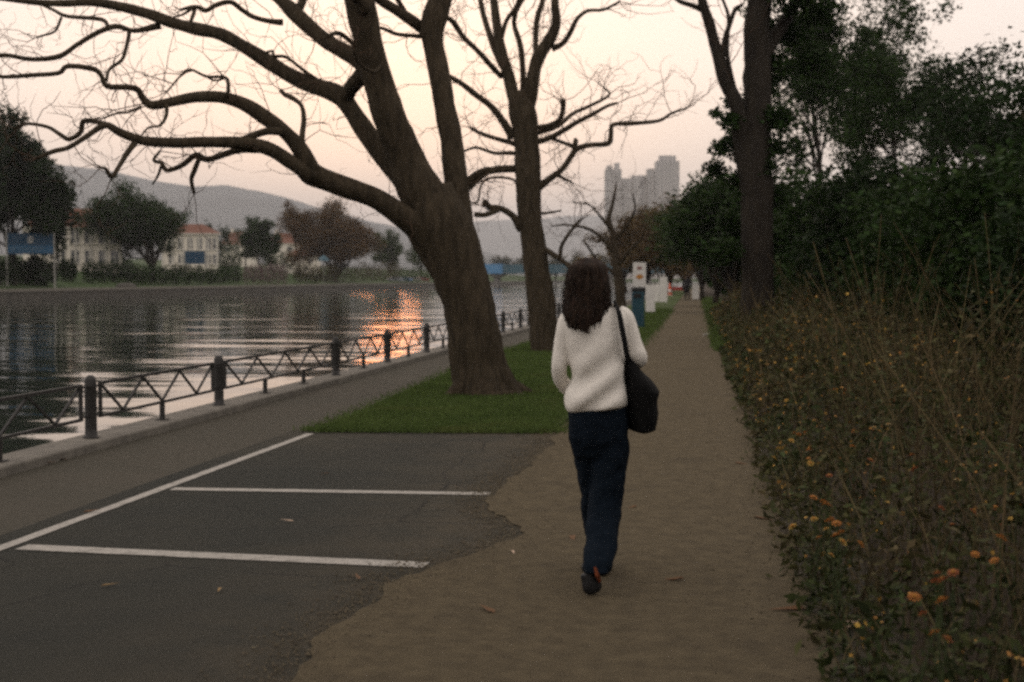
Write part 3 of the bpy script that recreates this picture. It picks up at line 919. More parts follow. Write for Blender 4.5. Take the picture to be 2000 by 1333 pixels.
# ================================================================ TREES
m_bark = mat('plane_bark', (0.072, 0.056, 0.037), (0.030, 0.024, 0.016), scale=13, detail=10, rough=0.95, bump=2.0, bscale=20, stretch=(1, 1, 0.22),
             c3=(0.080, 0.070, 0.052), s3=3.0, t3=(0.62, 0.74), spec=0.1)
m_twig = mat('twig_bark', (0.075, 0.048, 0.032), (0.050, 0.034, 0.024), scale=9, rough=0.95, spec=0.1)
m_bark2 = mat('dark_bark', (0.034, 0.028, 0.021), (0.020, 0.017, 0.014), scale=6, detail=8, rough=0.95, bump=1.0, bscale=14, stretch=(1, 1, 0.3), spec=0.1)

class Traced:
    """a bare tree whose limbs were measured in photo pixels; d is its distance, dz the limb's own run in depth"""
    def __init__(s, base_px, label, name='bare_tree', seed=1, group=None, cat='tree'):
        g = ground(*base_px); s.d = depth_of(g); s.t = thing(name, g, label, cat, group)
        s.lines = []; s.rng = np.random.default_rng(seed); s.ws = 1.0
    def pts(s, L, dz0, dz1):
        A = np.array(L, float); n = len(A)
        out_ = []
        seg = np.r_[0, np.cumsum(np.hypot(*np.diff(A[:, :2], axis=0).T))]; seg /= seg[-1]
        for (x, y, w), q in zip(A, seg):
            d = s.d + dz0 + (dz1 - dz0) * q
            p = at(x, y, d); out_.append([*p, w / 2 * d / FPX])
        return np.array(out_)
    def limb(s, name, L, dz0=0, dz1=0, parent=None, sides=9, twig=True, k=4, jit=0.10, ws=None):
        ws = s.ws if ws is None else ws
        L = [(x, y, w * (ws if w > 13 else 0.5 + 0.5 * ws)) for x, y, w in L]
        P = smooth_path(s.pts(L, dz0, dz1), k)
        # knobbly wander, small against the radius
        for i in range(1, len(P)):
            q = Vector(P[i][:3]) * 1.3
            P[i][:3] += np.array(mnoise.noise_vector(q)) * min(0.05, P[i][3] * 0.35)
            P[i][3] = max(0.004, P[i][3] * (1 + 0.10 * mnoise.noise(q * 3.1)))
        mb = MB(); mb.tube(P[:, :3], P[:, 3], sides, jit=jit)
        o = mb.build(name, m_bark, parent or s.t, True)
        if twig: s.lines.append(P)
        return o
    def twigs(s, per_m=2.2, lmin=0.25, lmax=1.1, r0=0.009, levels=2, up=0.25, rmax=0.22):
        mb = MB(); rng = s.rng; cnt = 0
        def grow(p, dr, L, r, lev):
            n = 5; P = [p]; d = dr.copy()
            for i in range(n):
                d = d + rng.normal(size=3) * 0.38 + np.array([0, 0, up * 0.3]); d /= np.linalg.norm(d)
                P.append(P[-1] + d * L / n)
                if lev > 0 and i > 0 and rng.random() < 0.62:
                    e = d + rng.normal(size=3) * 0.8; e /= np.linalg.norm(e)
                    grow(P[-1], e, L * rng.uniform(0.3, 0.6), r * 0.62, lev - 1)
            mb.tube(P, np.linspace(r, r * 0.35, n + 1), 4 if lev else 3, caps=False)
        for P in s.lines:
            seg = np.linalg.norm(np.diff(P[:, :3], axis=0), axis=1)
            for i in range(1, len(P)):
                if P[i][3] > rmax: continue
                thin = min(1.8, 0.07 / max(P[i][3], 0.012)) ** 0.6
                if i < 3 and P[i][3] > 0.1: continue
                for _ in range(rng.poisson(per_m * seg[i - 1] * thin)):
                    t_ = P[i][:3] - P[i - 1][:3]; t_ /= max(np.linalg.norm(t_), 1e-6)
                    e = rng.normal(size=3); e -= t_ * np.dot(e, t_); e /= np.linalg.norm(e)
                    e = e + t_ * 0.5 + np.array([0, 0, up]); e /= np.linalg.norm(e)
                    L = rng.uniform(lmin, lmax)
                    grow(P[i][:3], e, L, r0 * (0.6 + 0.6 * L / lmax), levels - 1)
            # end sprays
            for _ in range(3):
                t_ = P[-1][:3] - P[-2][:3]; t_ /= np.linalg.norm(t_); e = t_ + rng.normal(size=3) * 0.5; e /= np.linalg.norm(e)
                if P[-1][3] < 0.08:
                    grow(P[-1][:3], e, rng.uniform(lmin, lmax), r0, levels - 1)
        o = mb.build('twigs', m_twig, s.t); o['kind'] = 'stuff'
        return o

# ---- the big leaning tree on the lawn
T1 = Traced((948, 772), 'huge bare riverside tree leaning over the water with long crooked limbs', seed=21)
T1.limb('trunk', [(952, 800, 150), (948, 775, 132), (938, 742, 113), (928, 690, 104), (914, 610, 98), (896, 530, 106), (872, 460, 124), (852, 420, 118), (838, 372, 104)], 0, 0, sides=16, twig=False, jit=0.14)
for a in ((885, 776, -0.28), (1005, 772, -0.15), (960, 782, -0.42), (915, 778, 0.3), (1015, 765, 0.25)):
    T1.limb('root', [(946, 700, 70), (a[0] * 0.5 + 473, 748, 56), (a[0], a[1], 34), (a[0] + (a[0] - 946) * 0.5, a[1] + 10, 14)], 0, a[2], twig=False)
T1.ws = 0.66
lA = T1.limb('limb', [(848, 428, 104), (820, 362, 90), (792, 300, 74), (757, 222, 64), (735, 150, 62), (716, 85, 60), (702, 25, 60), (694, -40, 58), (684, -130, 46), (690, -230, 34), (670, -330, 20)], 0, -1.2, sides=12, ws=1.0)
T1.limb('branch', [(706, 20, 40), (735, -30, 34), (760, -90, 28), (765, -180, 20), (790, -260, 10)], -0.9, 0.8, lA)
T1.limb('branch', [(700, 0, 34), (665, -50, 28), (625, -110, 22), (600, -180, 14), (560, -230, 8)], -1.0, -2.4, lA)
lB = T1.limb('limb', [(902, 480, 74), (898, 405, 50), (890, 330, 45), (880, 255, 43), (867, 190, 42), (852, 115, 40), (846, 65, 44), (852, 25, 50), (866, -30, 42), (884, -110, 36), (880, -200, 26), (905, -300, 14)], 0.1, 1.2, sides=12, ws=1.0)
T1.limb('branch', [(842, 70, 34), (812, 45, 34), (778, 22, 32), (742, 0, 28), (712, -40, 22), (690, -90, 14)], 0.9, 0.2, lB)
T1.limb('branch', [(862, 30, 30), (878, -10, 28), (910, -60, 22), (925, -130, 14), (960, -190, 8)], 0.9, 2.2, lB)
T1.limb('branch', [(838, 72, 12), (805, 70, 10), (772, 66, 9), (745, 55, 8), (735, 62, 6)], 0.7, 0.2, lB)
T1.limb('branch', [(800, 45, 16), (790, 20, 14), (772, -10, 12), (770, -50, 8)], 0.8, 0.5, lB)
lC = T1.limb('limb', [(862, 492, 84), (824, 452, 60), (784, 424, 47), (738, 393, 43), (690, 372, 42), (645, 353, 42), (608, 336, 44), (588, 318, 40)], 0, -1.2, sides=12, ws=1.0)
T1.limb('branch', [(606, 334, 58), (582, 288, 50), (552, 253, 44), (516, 228, 44), (478, 206, 41), (432, 191, 36), (382, 190, 32), (332, 200, 30), (296, 205, 28), (279, 192, 24), (268, 175, 20), (246, 170, 18), (208, 169, 17), (196, 146, 14), (180, 135, 13), (132, 130, 12), (114, 143, 11), (62, 147, 10), (5, 150, 9), (-60, 140, 7)], -1.2, -2.6, lC)
T1.limb('branch', [(612, 344, 52), (568, 317, 46), (530, 291, 42), (484, 280, 37), (402, 279, 34), (342, 281, 31), (292, 279, 30), (262, 270, 28), (232, 257, 24), (206, 244, 20), (172, 264, 17), (134, 288, 14), (104, 296, 11), (70, 310, 7)], -1.2, -3.0, lC)
T1.limb('branch', [(470, 276, 26), (498, 264, 22), (524, 256, 22), (552, 256, 24)], -1.55, -1.5, lC, twig=False)
T1.limb('branch', [(214, 245, 16), (186, 238, 14), (162, 238, 13), (156, 260, 12), (134, 272, 11), (118, 264, 10), (92, 248, 9), (52, 242, 7), (28, 252, 5)], -2.5, -2.0, lC)
T1.limb('branch', [(268, 274, 20), (248, 300, 16), (232, 326, 14), (218, 346, 12), (206, 330, 8), (195, 328, 6)], -2.3, -2.9, lC)
T1.limb('branch', [(506, 290, 28), (470, 292, 22), (442, 300, 20), (404, 312, 18), (382, 304, 18), (356, 324, 15), (326, 334, 11), (316, 320, 9), (300, 314, 8), (312, 296, 6)], -1.6, -1.0, lC)
T1.limb('branch', [(388, 312, 14), (380, 334, 12), (374, 352, 10), (379, 378, 8)], -1.4, -1.2, lC)
T1.limb('branch', [(316, 322, 7), (308, 345, 6), (298, 360, 4)], -1.2, -1.0, lC, twig=False)
T1.limb('branch', [(588, 300, 24), (589, 268, 18), (593, 232, 16), (588, 206, 14), (570, 192, 13), (556, 186, 14), (547, 177, 10)], -1.2, -0.9, lC)
T1.limb('branch', [(444, 190, 10), (446, 170, 9), (440, 152, 8), (404, 150, 7), (372, 137, 6), (350, 152, 5), (328, 178, 4)], -1.7, -1.5, lC)
T1.limb('branch', [(442, 152, 6), (420, 158, 5), (398, 147, 5)], -1.7, -1.5, lC, twig=False)
T1.limb('branch', [(326, 205, 9), (324, 228, 8), (312, 246, 6), (290, 250, 5), (276, 266, 4)], -2.0, -2.2, lC)
T1.limb('branch', [(275, 208, 6), (250, 220, 5), (228, 222, 5), (200, 232, 4)], -2.2, -2.4, lC)
lD = T1.limb('limb', [(812, 368, 92), (768, 316, 72), (714, 260, 63), (684, 218, 50), (664, 190, 56), (622, 168, 52), (562, 143, 46), (522, 119, 42), (480, 95, 38), (432, 68, 38), (382, 55, 37), (332, 42, 35), (282, 26, 32), (232, 14, 29), (180, 7, 26), (122, 8, 21), (62, 4, 18), (0, -4, 15), (-80, -10, 10)], 0.1, 1.6, sides=11)
T1.limb('branch', [(670, 204, 46), (684, 174, 46), (704, 150, 48), (732, 116, 46)], 0.50, -0.5, lD, twig=False)
T1.limb('branch', [(314, 50, 22), (262, 60, 15), (226, 51, 17), (190, 63, 16), (152, 86, 14), (116, 110, 13), (62, 116, 11), (5, 108, 10), (-60, 120, 7)], 1.1, 0.6, lD)
T1.limb('branch', [(252, 64, 10), (246, 94, 9), (238, 118, 9), (214, 136, 8), (208, 158, 8)], 0.9, 0.7, lD)
T1.limb('branch', [(210, 50, 9), (196, 38, 10), (132, 33, 9), (104, 20, 8), (70, 4, 6)], 1.0, 1.4, lD)
T1.limb('branch', [(120, 34, 7), (107, 62, 6), (76, 72, 4)], 1.1, 1.0, lD)
T1.limb('branch', [(372, 45, 9), (380, 20, 10), (376, 14, 9), (352, 20, 7)], 1.2, 1.4, lD)
T1.limb('branch', [(640, 168, 9), (600, 142, 8), (560, 112, 8), (536, 110, 8), (532, 100, 6), (516, 104, 5)], 0.5, 0.3, lD)
lE = T1.limb('limb', [(748, 185, 56), (722, 138, 52), (688, 108, 48), (642, 80, 46), (602, 50, 46), (572, 25, 46), (548, 2, 40), (518, -30, 34), (480, -70, 26), (450, -120, 18), (400, -150, 10)], -0.5, 1.0, sides=11)
T1.limb('branch', [(552, 44, 20), (520, 40, 15), (492, 32, 14), (470, 18, 12), (450, 4, 12), (424, 10, 11), (402, 22, 10), (384, 14, 9), (360, 28, 6), (345, 33, 4)], 0.2, -0.4, lE)
T1.limb('branch', [(582, 20, 26), (592, -12, 22), (580, -50, 18), (590, -110, 10)], 0.3, 1.4, lE)
T1.limb('branch', [(694, 90, 12), (662, 66, 12), (640, 72, 8), (615, 82, 5)], -0.6, -1.0, lE)
T1.limb('branch', [(902, 390, 40), (912, 360, 30), (938, 336, 20), (958, 330, 14), (945, 345, 6)], 0.3, 0.2, lB)
T1.limb('branch', [(745, 130, 12), (728, 140, 9), (700, 122, 8), (690, 96, 6)], -0.7, -1.3, lA)
T1.twigs(per_m=4.2, lmin=0.2, lmax=1.0, r0=0.0062)

# ---- the second bare tree further along
T2 = Traced((1066, 688), 'slimmer upright bare tree behind the huge leaning tree', seed=5)
T2.limb('trunk', [(1069, 700, 74), (1066, 680, 62), (1060, 620, 56), (1049, 540, 52), (1039, 460, 48), (1034, 390, 47), (1030, 310, 52), (1024, 245, 54), (1016, 205, 48), (1014, 180, 40)], 0, 0, sides=14, twig=False, jit=0.13)
T2.ws = 0.72
t2a = T2.limb('limb', [(1008, 215, 38), (996, 160, 34), (982, 110, 30), (973, 60, 26), (966, 10, 22), (956, -50, 18), (952, -120, 12), (940, -200, 6)], 0, 0.8)
T2.limb('branch', [(984, 132, 22), (962, 84, 18), (946, 34, 16), (936, -10, 14), (925, -70, 8)], 0.2, 1.4, t2a)
T2.limb('branch', [(978, 80, 12), (990, 40, 10), (1010, 10, 10), (1020, -40, 7)], 0.3, -0.2, t2a)
t2b = T2.limb('limb', [(1030, 210, 40), (1042, 150, 38), (1054, 110, 36), (1076, 72, 32), (1086, 40, 26), (1084, 0, 20), (1088, -60, 14), (1080, -130, 8)], 0, -0.7)
T2.limb('branch', [(1078, 96, 20), (1098, 86, 15), (1112, 66, 12), (1126, 38, 10), (1148, 22, 8), (1178, 20, 7), (1210, 4, 5)], -0.2, -0.9, t2b)
T2.limb('branch', [(1046, 140, 16), (1046, 90, 14), (1048, 40, 13), (1060, 0, 12), (1064, -50, 8)], 0, 0.8, t2b)
t2c = T2.limb('limb', [(1020, 200, 20), (1021, 150, 16), (1016, 90, 13), (1004, 44, 11), (1014, 10, 10), (1034, -20, 8)], 0.1, 0.3)
T2.limb('limb', [(1000, 270, 26), (980, 238, 20), (958, 208, 18), (928, 184, 17), (900, 162, 15), (878, 150, 14)], 0, -0.9)
T2.limb('limb', [(980, 150, 16), (952, 120, 15), (924, 92, 14), (905, 72, 15), (886, 44, 13), (862, 28, 10), (840, 10, 7)], 0.2, -1.6)
t2d = T2.limb('limb', [(1050, 368, 24), (1072, 350, 19), (1096, 332, 17), (1114, 308, 16), (1126, 292, 16), (1152, 284, 14), (1188, 280, 13), (1193, 262, 11), (1197, 244, 10), (1228, 242, 10), (1286, 237, 8), (1312, 222, 6), (1342, 212, 4)], 0, -1.4)
T2.limb('branch', [(1122, 296, 12), (1124, 276, 11), (1126, 272, 9)], -0.4, -0.5, t2d, twig=False)
T2.limb('branch', [(1126, 288, 9), (1092, 276, 8), (1078, 270, 6)], -0.4, 0.2, t2d)
T2.limb('branch', [(1086, 340, 9), (1104, 350, 7), (1116, 356, 5)], -0.2, 0.1, t2d)
t2e = T2.limb('limb', [(1046, 280, 16), (1074, 270, 13), (1100, 256, 12), (1128, 238, 11), (1160, 222, 9), (1186, 208, 8), (1206, 202, 6)], 0, -0.9)
T2.limb('limb', [(1046, 250, 14), (1072, 246, 12), (1094, 232, 14), (1100, 200, 14), (1096, 196, 8)], 0, -0.4)
T2.limb('limb', [(1050, 260, 12), (1090, 246, 10), (1120, 222, 9), (1150, 208, 8), (1190, 186, 6), (1180, 172, 4)], 0, 0.9)
T2.limb('limb', [(1006, 330, 22), (974, 332, 20), (948, 338, 20), (930, 352, 20), (918, 366, 18)], 0, -0.4)
T2.limb('limb', [(1018, 448, 26), (1004, 424, 20), (980, 408, 18), (958, 406, 18), (948, 394, 14), (944, 404, 8)], 0, -0.4)
T2.limb('limb', [(975, 410, 14), (950, 420, 12), (928, 420, 12)], -0.3, -0.5, twig=False)
T2.limb('limb', [(1004, 282, 12), (968, 272, 10), (940, 262, 9), (918, 250, 7)], 0, 0.5)
T2.limb('limb', [(1004, 300, 10), (966, 300, 8), (930, 288, 7), (905, 296, 5)], 0, 0.9)
T2.limb('limb', [(1012, 380, 8), (1004, 352, 6), (960, 348, 6), (940, 362, 5), (934, 392, 5), (922, 398, 4)], 0, 0.3, twig=False)
T2.limb('limb', [(1052, 418, 8), (1072, 416, 6), (1096, 412, 4)], 0, 0.2, twig=False)
t2f = T2.limb('limb', [(1056, 484, 18), (1080, 498, 15), (1102, 512, 14), (1124, 530, 16), (1136, 548, 10)], 0, -0.9, twig=False)
T2.limb('branch', [(1094, 508, 11), (1096, 484, 9), (1108, 462, 8), (1124, 440, 7), (1134, 430, 5)], -0.4, -0.6, t2f)
T2.twigs(per_m=5.0, lmin=0.3, lmax=1.4, r0=0.0085)

# ---- thin bare tree behind the woman
T3 = Traced((1216, 628), 'thin bare sapling tree beside the teal bin', seed=8)
T3.ws = 0.72
T3.limb('trunk', [(1216, 636, 42), (1214, 610, 34), (1210, 560, 28), (1202, 500, 24), (1198, 460, 18), (1190, 430, 13), (1196, 400, 8), (1204, 360, 4)], 0, 0, sides=10)
for L in ([(1204, 500, 12), (1180, 470, 9), (1150, 448, 7), (1110, 440, 5), (1080, 442, 3)], [(1200, 470, 10), (1225, 440, 7), (1240, 410, 5), (1236, 380, 3)], [(1208, 540, 12), (1180, 520, 8), (1160, 500, 6), (1140, 470, 4)],
          [(1196, 450, 9), (1170, 420, 6), (1150, 400, 4), (1120, 396, 3)], [(1206, 520, 10), (1228, 490, 7), (1250, 470, 5), (1262, 440, 3)]):
    T3.limb('limb', L, 0, random.uniform(-1.2, 1.2))
T3.twigs(per_m=4.0, lmin=0.4, lmax=1.6, r0=0.009)

# ---- generic grown tree (trunk, limbs, leaf clumps)
class Grown:
    def __init__(s, seed):
        s.rng = np.random.default_rng(seed); s.mb = MB(); s.tips = []
    def grow(s, p, d, L, r, lev, nseg=5, wob=0.16, up=0.05, kids=(3, 4), spread=0.75, sides=7):
        rng = s.rng; P = [np.array(p, float)]; R = [r]; d = np.array(d, float); d /= np.linalg.norm(d)
        for i in range(nseg):
            d = d + rng.normal(size=3) * wob + np.array([0, 0, up]); d /= np.linalg.norm(d)
            P.append(P[-1] + d * L / nseg); R.append(r * (1 - 0.45 * (i + 1) / nseg))
        s.mb.tube(P, R, sides, jit=0.1)
        if lev == 0:
            s.tips.append((P[-1], L)); s.tips.append((P[-2] * 0.5 + P[-3] * 0.5, L * 0.8)); return
        n = rng.integers(kids[0], kids[1] + 1)
        for k in range(n):
            i = rng.integers(max(1, nseg // 2), nseg + 1)
            e = rng.normal(size=3); e -= d * np.dot(e, d); e /= np.linalg.norm(e)
            dd = d * rng.uniform(0.5, 1.0) + e * spread * rng.uniform(0.7, 1.3) + np.array([0, 0, 0.12])
            s.grow(P[i], dd, L * rng.uniform(0.55, 0.8), R[i] * 0.62, lev - 1, max(3, nseg - 1), wob, up, kids, spread, max(4, sides - 1))

def leafmat(name, c, c2=None, island=0.5):
    return mat(name, c, c2 or tuple(v * 0.6 for v in c), scale=0.9, rough=0.6, island=island, transl=0.25, spec=0.06)
m_lf_dark = leafmat('leaf_dark_green', (0.027, 0.050, 0.014))
m_lf_mid = leafmat('leaf_mid_green', (0.045, 0.072, 0.020))
m_lf_olive = leafmat('leaf_olive', (0.068, 0.058, 0.024))
m_lf_rust = leafmat('leaf_rust', (0.115, 0.068, 0.027))
m_lf_brown = leafmat('leaf_autumn_brown', (0.115, 0.080, 0.038))
m_lf_gold = leafmat('leaf_gold', (0.16, 0.105, 0.030))
m_lf_black = leafmat('leaf_evergreen', (0.018, 0.034, 0.011))

def grown_tree(name, base, h, spread, seed, label, lm, leaf, nleaf, trunk_r, lev=3, clump=0.9, group=None, trunk_frac=0.33, lean=(0, 0), bark=None, holes=1.0, cat='tree', squash=0.75, wob=0.16, width=None):
    g = Grown(seed); base = np.array(base, float)
    t = thing(name, base, label, cat, group)
    L0 = h * trunk_frac
    g.grow(base - [0, 0, 0.1], (lean[0], lean[1], 1), L0, trunk_r, 0, 5, 0.06, 0.08, sides=10)
    top = g.tips[0][0]; g.tips = []
    n = g.rng.integers(4, 6)
    for k in range(n):
        a = k * 6.283 / n + g.rng.uniform(-0.4, 0.4); tilt = g.rng.uniform(0.35, 1.0) * spread
        p0 = top - np.array([0, 0, g.rng.uniform(0.0, 0.25) * L0])
        g.grow(p0, (math.cos(a) * tilt + lean[0], math.sin(a) * tilt + lean[1], 1.0), h * 0.36, trunk_r * 0.55, lev - 1, 5, wob, 0.05, (3, 4), 0.75)
    g.grow(top, (lean[0], lean[1], 1), h * 0.34, trunk_r * 0.6, lev - 1, 5, 0.14, 0.05, (3, 4), 0.7)
    # scale the branches so the crown reaches the wanted height
    tips = np.array([p for p, _ in g.tips]); zmax = tips[:, 2].max() + clump * 0.5
    f = h / (zmax - base[2])
    fx = 1.0
    if width:
        fx = (width / 2 - clump * 0.7) / np.percentile(np.hypot(tips[:, 0] - base[0], tips[:, 1] - base[1]), 88)
    V = np.array(g.mb.v); V = base + (V - base) * np.array([fx, fx, f]); g.mb.v = [tuple(v) for v in V]
    tips = base + (tips - base) * np.array([fx, fx, f])
    g.mb.build('trunk', bark or m_bark2, t, True)
    rr = g.rng.uniform(0.55, 1.25, len(tips)) * clump
    bl = np.column_stack([tips, rr, rr, rr * squash])
    keep = g.rng.random(len(bl)) < holes
    pts = blobs_to_points(bl[keep], nleaf, g.rng, 0.9)
    V, F = leaf_cloud(pts, leaf * g.rng.uniform(0.6, 1.35, len(pts)), g.rng)
    obj_np('crown', V, F, lm, t)
    return t

def far_tree(px, X, ytop, wpx, label, lm, seed, nleaf=7000, trunk=0.35, lean=(0, 0), leaf=0.42, squash=0.8, trunk_frac=0.3, name='far_tree', group='trees on the far bank', holes=0.95):
    d = d_at_X(px, X); c = at(px, 543, d); z = far_z(c[0]); h = at(px, ytop, d)[2] - z; w = wpx * d / FPX
    return grown_tree(name, (c[0], c[1], z), h, w / h * 0.85, seed, label, lm, leaf, nleaf, trunk, 3, clump=w * 0.15, group=group, trunk_frac=trunk_frac, lean=lean, squash=squash, holes=holes, width=w)

far_tree(28, -84, 222, 225, 'very dark evergreen tree behind the large blue sign', m_lf_black, 31, 52000, 0.5, leaf=0.62, trunk_frac=0.06)
far_tree(-90, -82, 190, 260, 'very dark evergreen tree upstream of the large blue sign', m_lf_black, 32, 20000, 0.5, leaf=0.6, trunk_frac=0.10)
far_tree(298, -86, 350, 212, 'round dark tree with forked trunk between the two cream houses', m_lf_dark, 33, 44000, 0.42, leaf=0.46, trunk_frac=0.10)
far_tree(510, -88, 420, 78, 'small dark conical tree beside the pale gabled house', m_lf_dark, 34, 16000, 0.25, leaf=0.40, trunk_frac=0.06)
far_tree(585, -92, 392, 90, 'olive tree on the upstream flank of the broad domed tree', m_lf_rust, 36, 14000, 0.32, leaf=0.4, trunk_frac=0.16)
far_tree(655, -84, 386, 172, 'broad domed dense tree with the low sun glowing at its edge', m_lf_rust, 35, 62000, 0.5, leaf=0.44, trunk_frac=0.05)
far_tree(762, -88, 448, 62, 'small rounded green tree next to the broad domed tree', m_lf_mid, 37, 16000, 0.28, leaf=0.45, trunk_frac=0.05)
far_tree(820, -95, 470, 70, 'pale hazy tree near the blue bridge', m_lf_mid, 38, 7000, 0.28, leaf=0.5, trunk_frac=0.12)
far_tree(405, -120, 428, 40, 'small palm like tree behind the cream house gable', m_lf_dark, 39, 1800, 0.2, leaf=0.5)
far_tree(437, -130, 437, 34, 'smaller feathery tree behind the cream house gable', m_lf_dark, 40, 1500, 0.2, leaf=0.5)
far_tree(205, -128, 395, 70, 'dark tree rising behind the red roof', m_lf_dark, 41, 2500, 0.25, leaf=0.55)
far_tree(480, -150, 440, 90, 'wide tree behind the low grey roofed house', m_lf_dark, 42, 2500, 0.3, leaf=0.6)
for i, (px, yt, w) in enumerate(((930, 492, 70), (985, 496, 60), (1030, 490, 60), (1085, 494, 70), (1130, 486, 60), (880, 486, 70), (1180, 490, 60))):
    d = 620 + 30 * (i % 3); c = at(px, 543, d); h = at(px, yt, d)[2]
    grown_tree('distant_tree', (c[0], c[1], 0.2), h, 0.9, 60 + i, 'grey hazy tree beyond the blue bridge', m_lf_olive, 1.1, 1300, 0.5, 3, clump=2.6, group='trees beyond the bridge', trunk_frac=0.15)

# hedges and shrubs on the far bank
def shrub(label, blobs, n, leaf, lm, seed, name='shrub', group=None, base=None):
    rng = np.random.default_rng(seed); B = np.array(blobs, float)
    base = base if base is not None else (B[:, 0].mean(), B[:, 1].mean(), (B[:, 2] - B[:, 5]).min())
    t = thing(name, base, label, 'shrub', group)
    pts = blobs_to_points(B, n, rng, 0.6); pts = pts[pts[:, 2] > base[2]]
    V, F = leaf_cloud(pts, leaf * rng.uniform(0.6, 1.3, len(pts)), rng)
    obj_np('foliage', V, F, lm, t)
    mb = MB()
    for k in range(min(7, len(B))):
        b_ = B[rng.integers(len(B))]; p0 = np.array([base[0] * 0.6 + b_[0] * 0.4, base[1] * 0.6 + b_[1] * 0.4, base[2]])
        e = np.array(b_[:3]); mid = (p0 + e) / 2 + rng.normal(size=3) * 0.1
        r = 0.02 + 0.012 * b_[5]
        mb.tube(smooth_path([p0, mid, e], 3), np.linspace(r, r * 0.4, 7), 5)
    mb.build('stems', m_bark2, t)
    return t
def far_blobs(px0, px1, yt, yb, X, n, seed, jit=0.25):
    r_ = random.Random(seed); out_ = []
    for i in range(n):
        px = px0 + (px1 - px0) * (i + 0.5) / n; d = d_at_X(px, X); k = d / FPX
        top = at(px, yt + r_.uniform(-3, 4), d)[2]; c = at(px, 543, d); gz = far_z(c[0])
        rz = max(0.3, (top - gz) / 2); w = (px1 - px0) / n * k * 0.75
        out_.append((c[0], c[1], gz + rz, w, w, rz))
    return out_
for i, (x0, x1, yt, yb, X, n, lm, lab) in enumerate((
    (-60, 30, 500, 540, -84, 4, m_lf_black, 'dark clipped hedge upstream of the blue sign'),
    (30, 112, 504, 540, -85, 5, m_lf_black, 'dark hedge behind the posts of the blue sign'),
    (118, 148, 500, 540, -86, 2, m_lf_black, 'tall dark bush hiding the corner of the cream house'),
    (165, 262, 508, 540, -85, 4, m_lf_black, 'broad rounded dark bush below the house windows'),
    (262, 470, 518, 545, -83, 9, m_lf_dark, 'long low clipped hedge in front of the second cream house'),
    (425, 470, 486, 520, -100, 3, m_lf_dark, 'leafy bush at the corner of the second cream house'),
    (520, 575, 486, 530, -98, 3, m_lf_dark, 'dark bush under the conical tree'),
    (575, 660, 516, 540, -82, 5, m_lf_olive, 'low mixed shrub row under the broad domed tree'),
    (660, 780, 512, 538, -83, 6, m_lf_olive, 'olive shrub row between the domed tree and the bridge'),
    (780, 860, 520, 536, -82, 4, m_lf_mid, 'low green shrub row below the parked cars'))):
    shrub(lab, far_blobs(x0, x1, yt, yb, X, n, i), 900 * n, 0.32, lm, 100 + i, name='hedge' if 'hedge' in lab else 'shrub')
m_pink = leafmat('dry_pink_flower', (0.17, 0.12, 0.115))
shrub('pinkish flowering shrub row on the far lawn edge', far_blobs(476, 560, 514, 545, -80, 7, 77), 4200, 0.26, m_pink, 140)
# ================================================================ RIGHT SIDE: trees, hedge, wild flower bed
# tall dark trunk at the edge of the bed
T4 = Traced((1480, 668), 'tall thick dark trunk at the path edge rising out of the flower bed', name='tall_tree', seed=12)
m_keep = m_bark; m_bark = m_bark2
T4.limb('trunk', [(1482, 690, 92), (1481, 660, 76), (1480, 600, 66), (1480, 500, 62), (1478, 400, 62), (1475, 320, 66), (1477, 240, 58), (1480, 150, 54), (1480, 60, 50), (1482, -20, 46), (1478, -150, 44), (1484, -300, 34), (1476, -420, 18)], 0, 0, sides=16, twig=False, jit=0.14)
T4.ws = 0.85
l4 = T4.limb('limb', [(1466, 330, 56), (1446, 260, 42), (1434, 200, 36), (1412, 150, 32), (1398, 100, 28), (1386, 50, 25), (1370, 0, 22), (1360, -60, 18), (1330, -120, 10)], 0, -0.8)
T4.limb('branch', [(1376, 22, 14), (1352, 10, 11), (1326, 2, 9), (1300, -20, 6)], -0.4, -0.8, l4)
T4.limb('branch', [(1408, 130, 14), (1412, 90, 12), (1425, 50, 11), (1436, 20, 9), (1450, 10, 7)], -0.3, 0.4, l4)
T4.limb('branch', [(1438, 190, 14), (1420, 110, 9), (1424, 40, 8), (1412, 0, 6)], -0.2, -0.9, l4)
T4.limb('limb', [(1484, 120, 34), (1520, 60, 28), (1560, 0, 24), (1600, -80, 18), (1640, -160, 10)], 0, 1.5)
T4.limb('limb', [(1484, 20, 30), (1500, -60, 26), (1450, -140, 20), (1400, -220, 12)], 0, -1.5)
T4.twigs(per_m=2.0, lmin=0.4, lmax=1.5, r0=0.011)
m_bark = m_keep
rng = np.random.default_rng(77)
cb = []
for (x, y, r_) in ((1505, 60, 30), (1500, 180, 30), (1510, 290, 34), (1512, 380, 34), (1462, 390, 26), (1508, 470, 34), (1500, 560, 26), (1424, 236, 26), (1410, 290, 26), (1395, 330, 26), (1425, 200, 18), (1440, 270, 32), (1398, 222, 14), (1515, 130, 40), (1540, 60, 50), (1452, 450, 44), (1446, 300, 26), (1520, 230, 40), (1428, 430, 34), (1545, -20, 60), (1450, -60, 60), (1500, -140, 80), (1436, 350, 30), (1418, 490, 34), (1500, 330, 26), (1590, 120, 46), (1600, 20, 50)):
    p = at(x, y, T4.d + rng.uniform(-0.6, 1.6)); q = r_ * T4.d / FPX; cb.append((*p, q, q, q * 0.8))
pts = blobs_to_points(cb, 21000, rng, 0.95); V, F = leaf_cloud(pts, 0.13 * rng.uniform(0.6, 1.4, len(pts)), rng); obj_np('crown', V, F, m_lf_dark, T4.t)

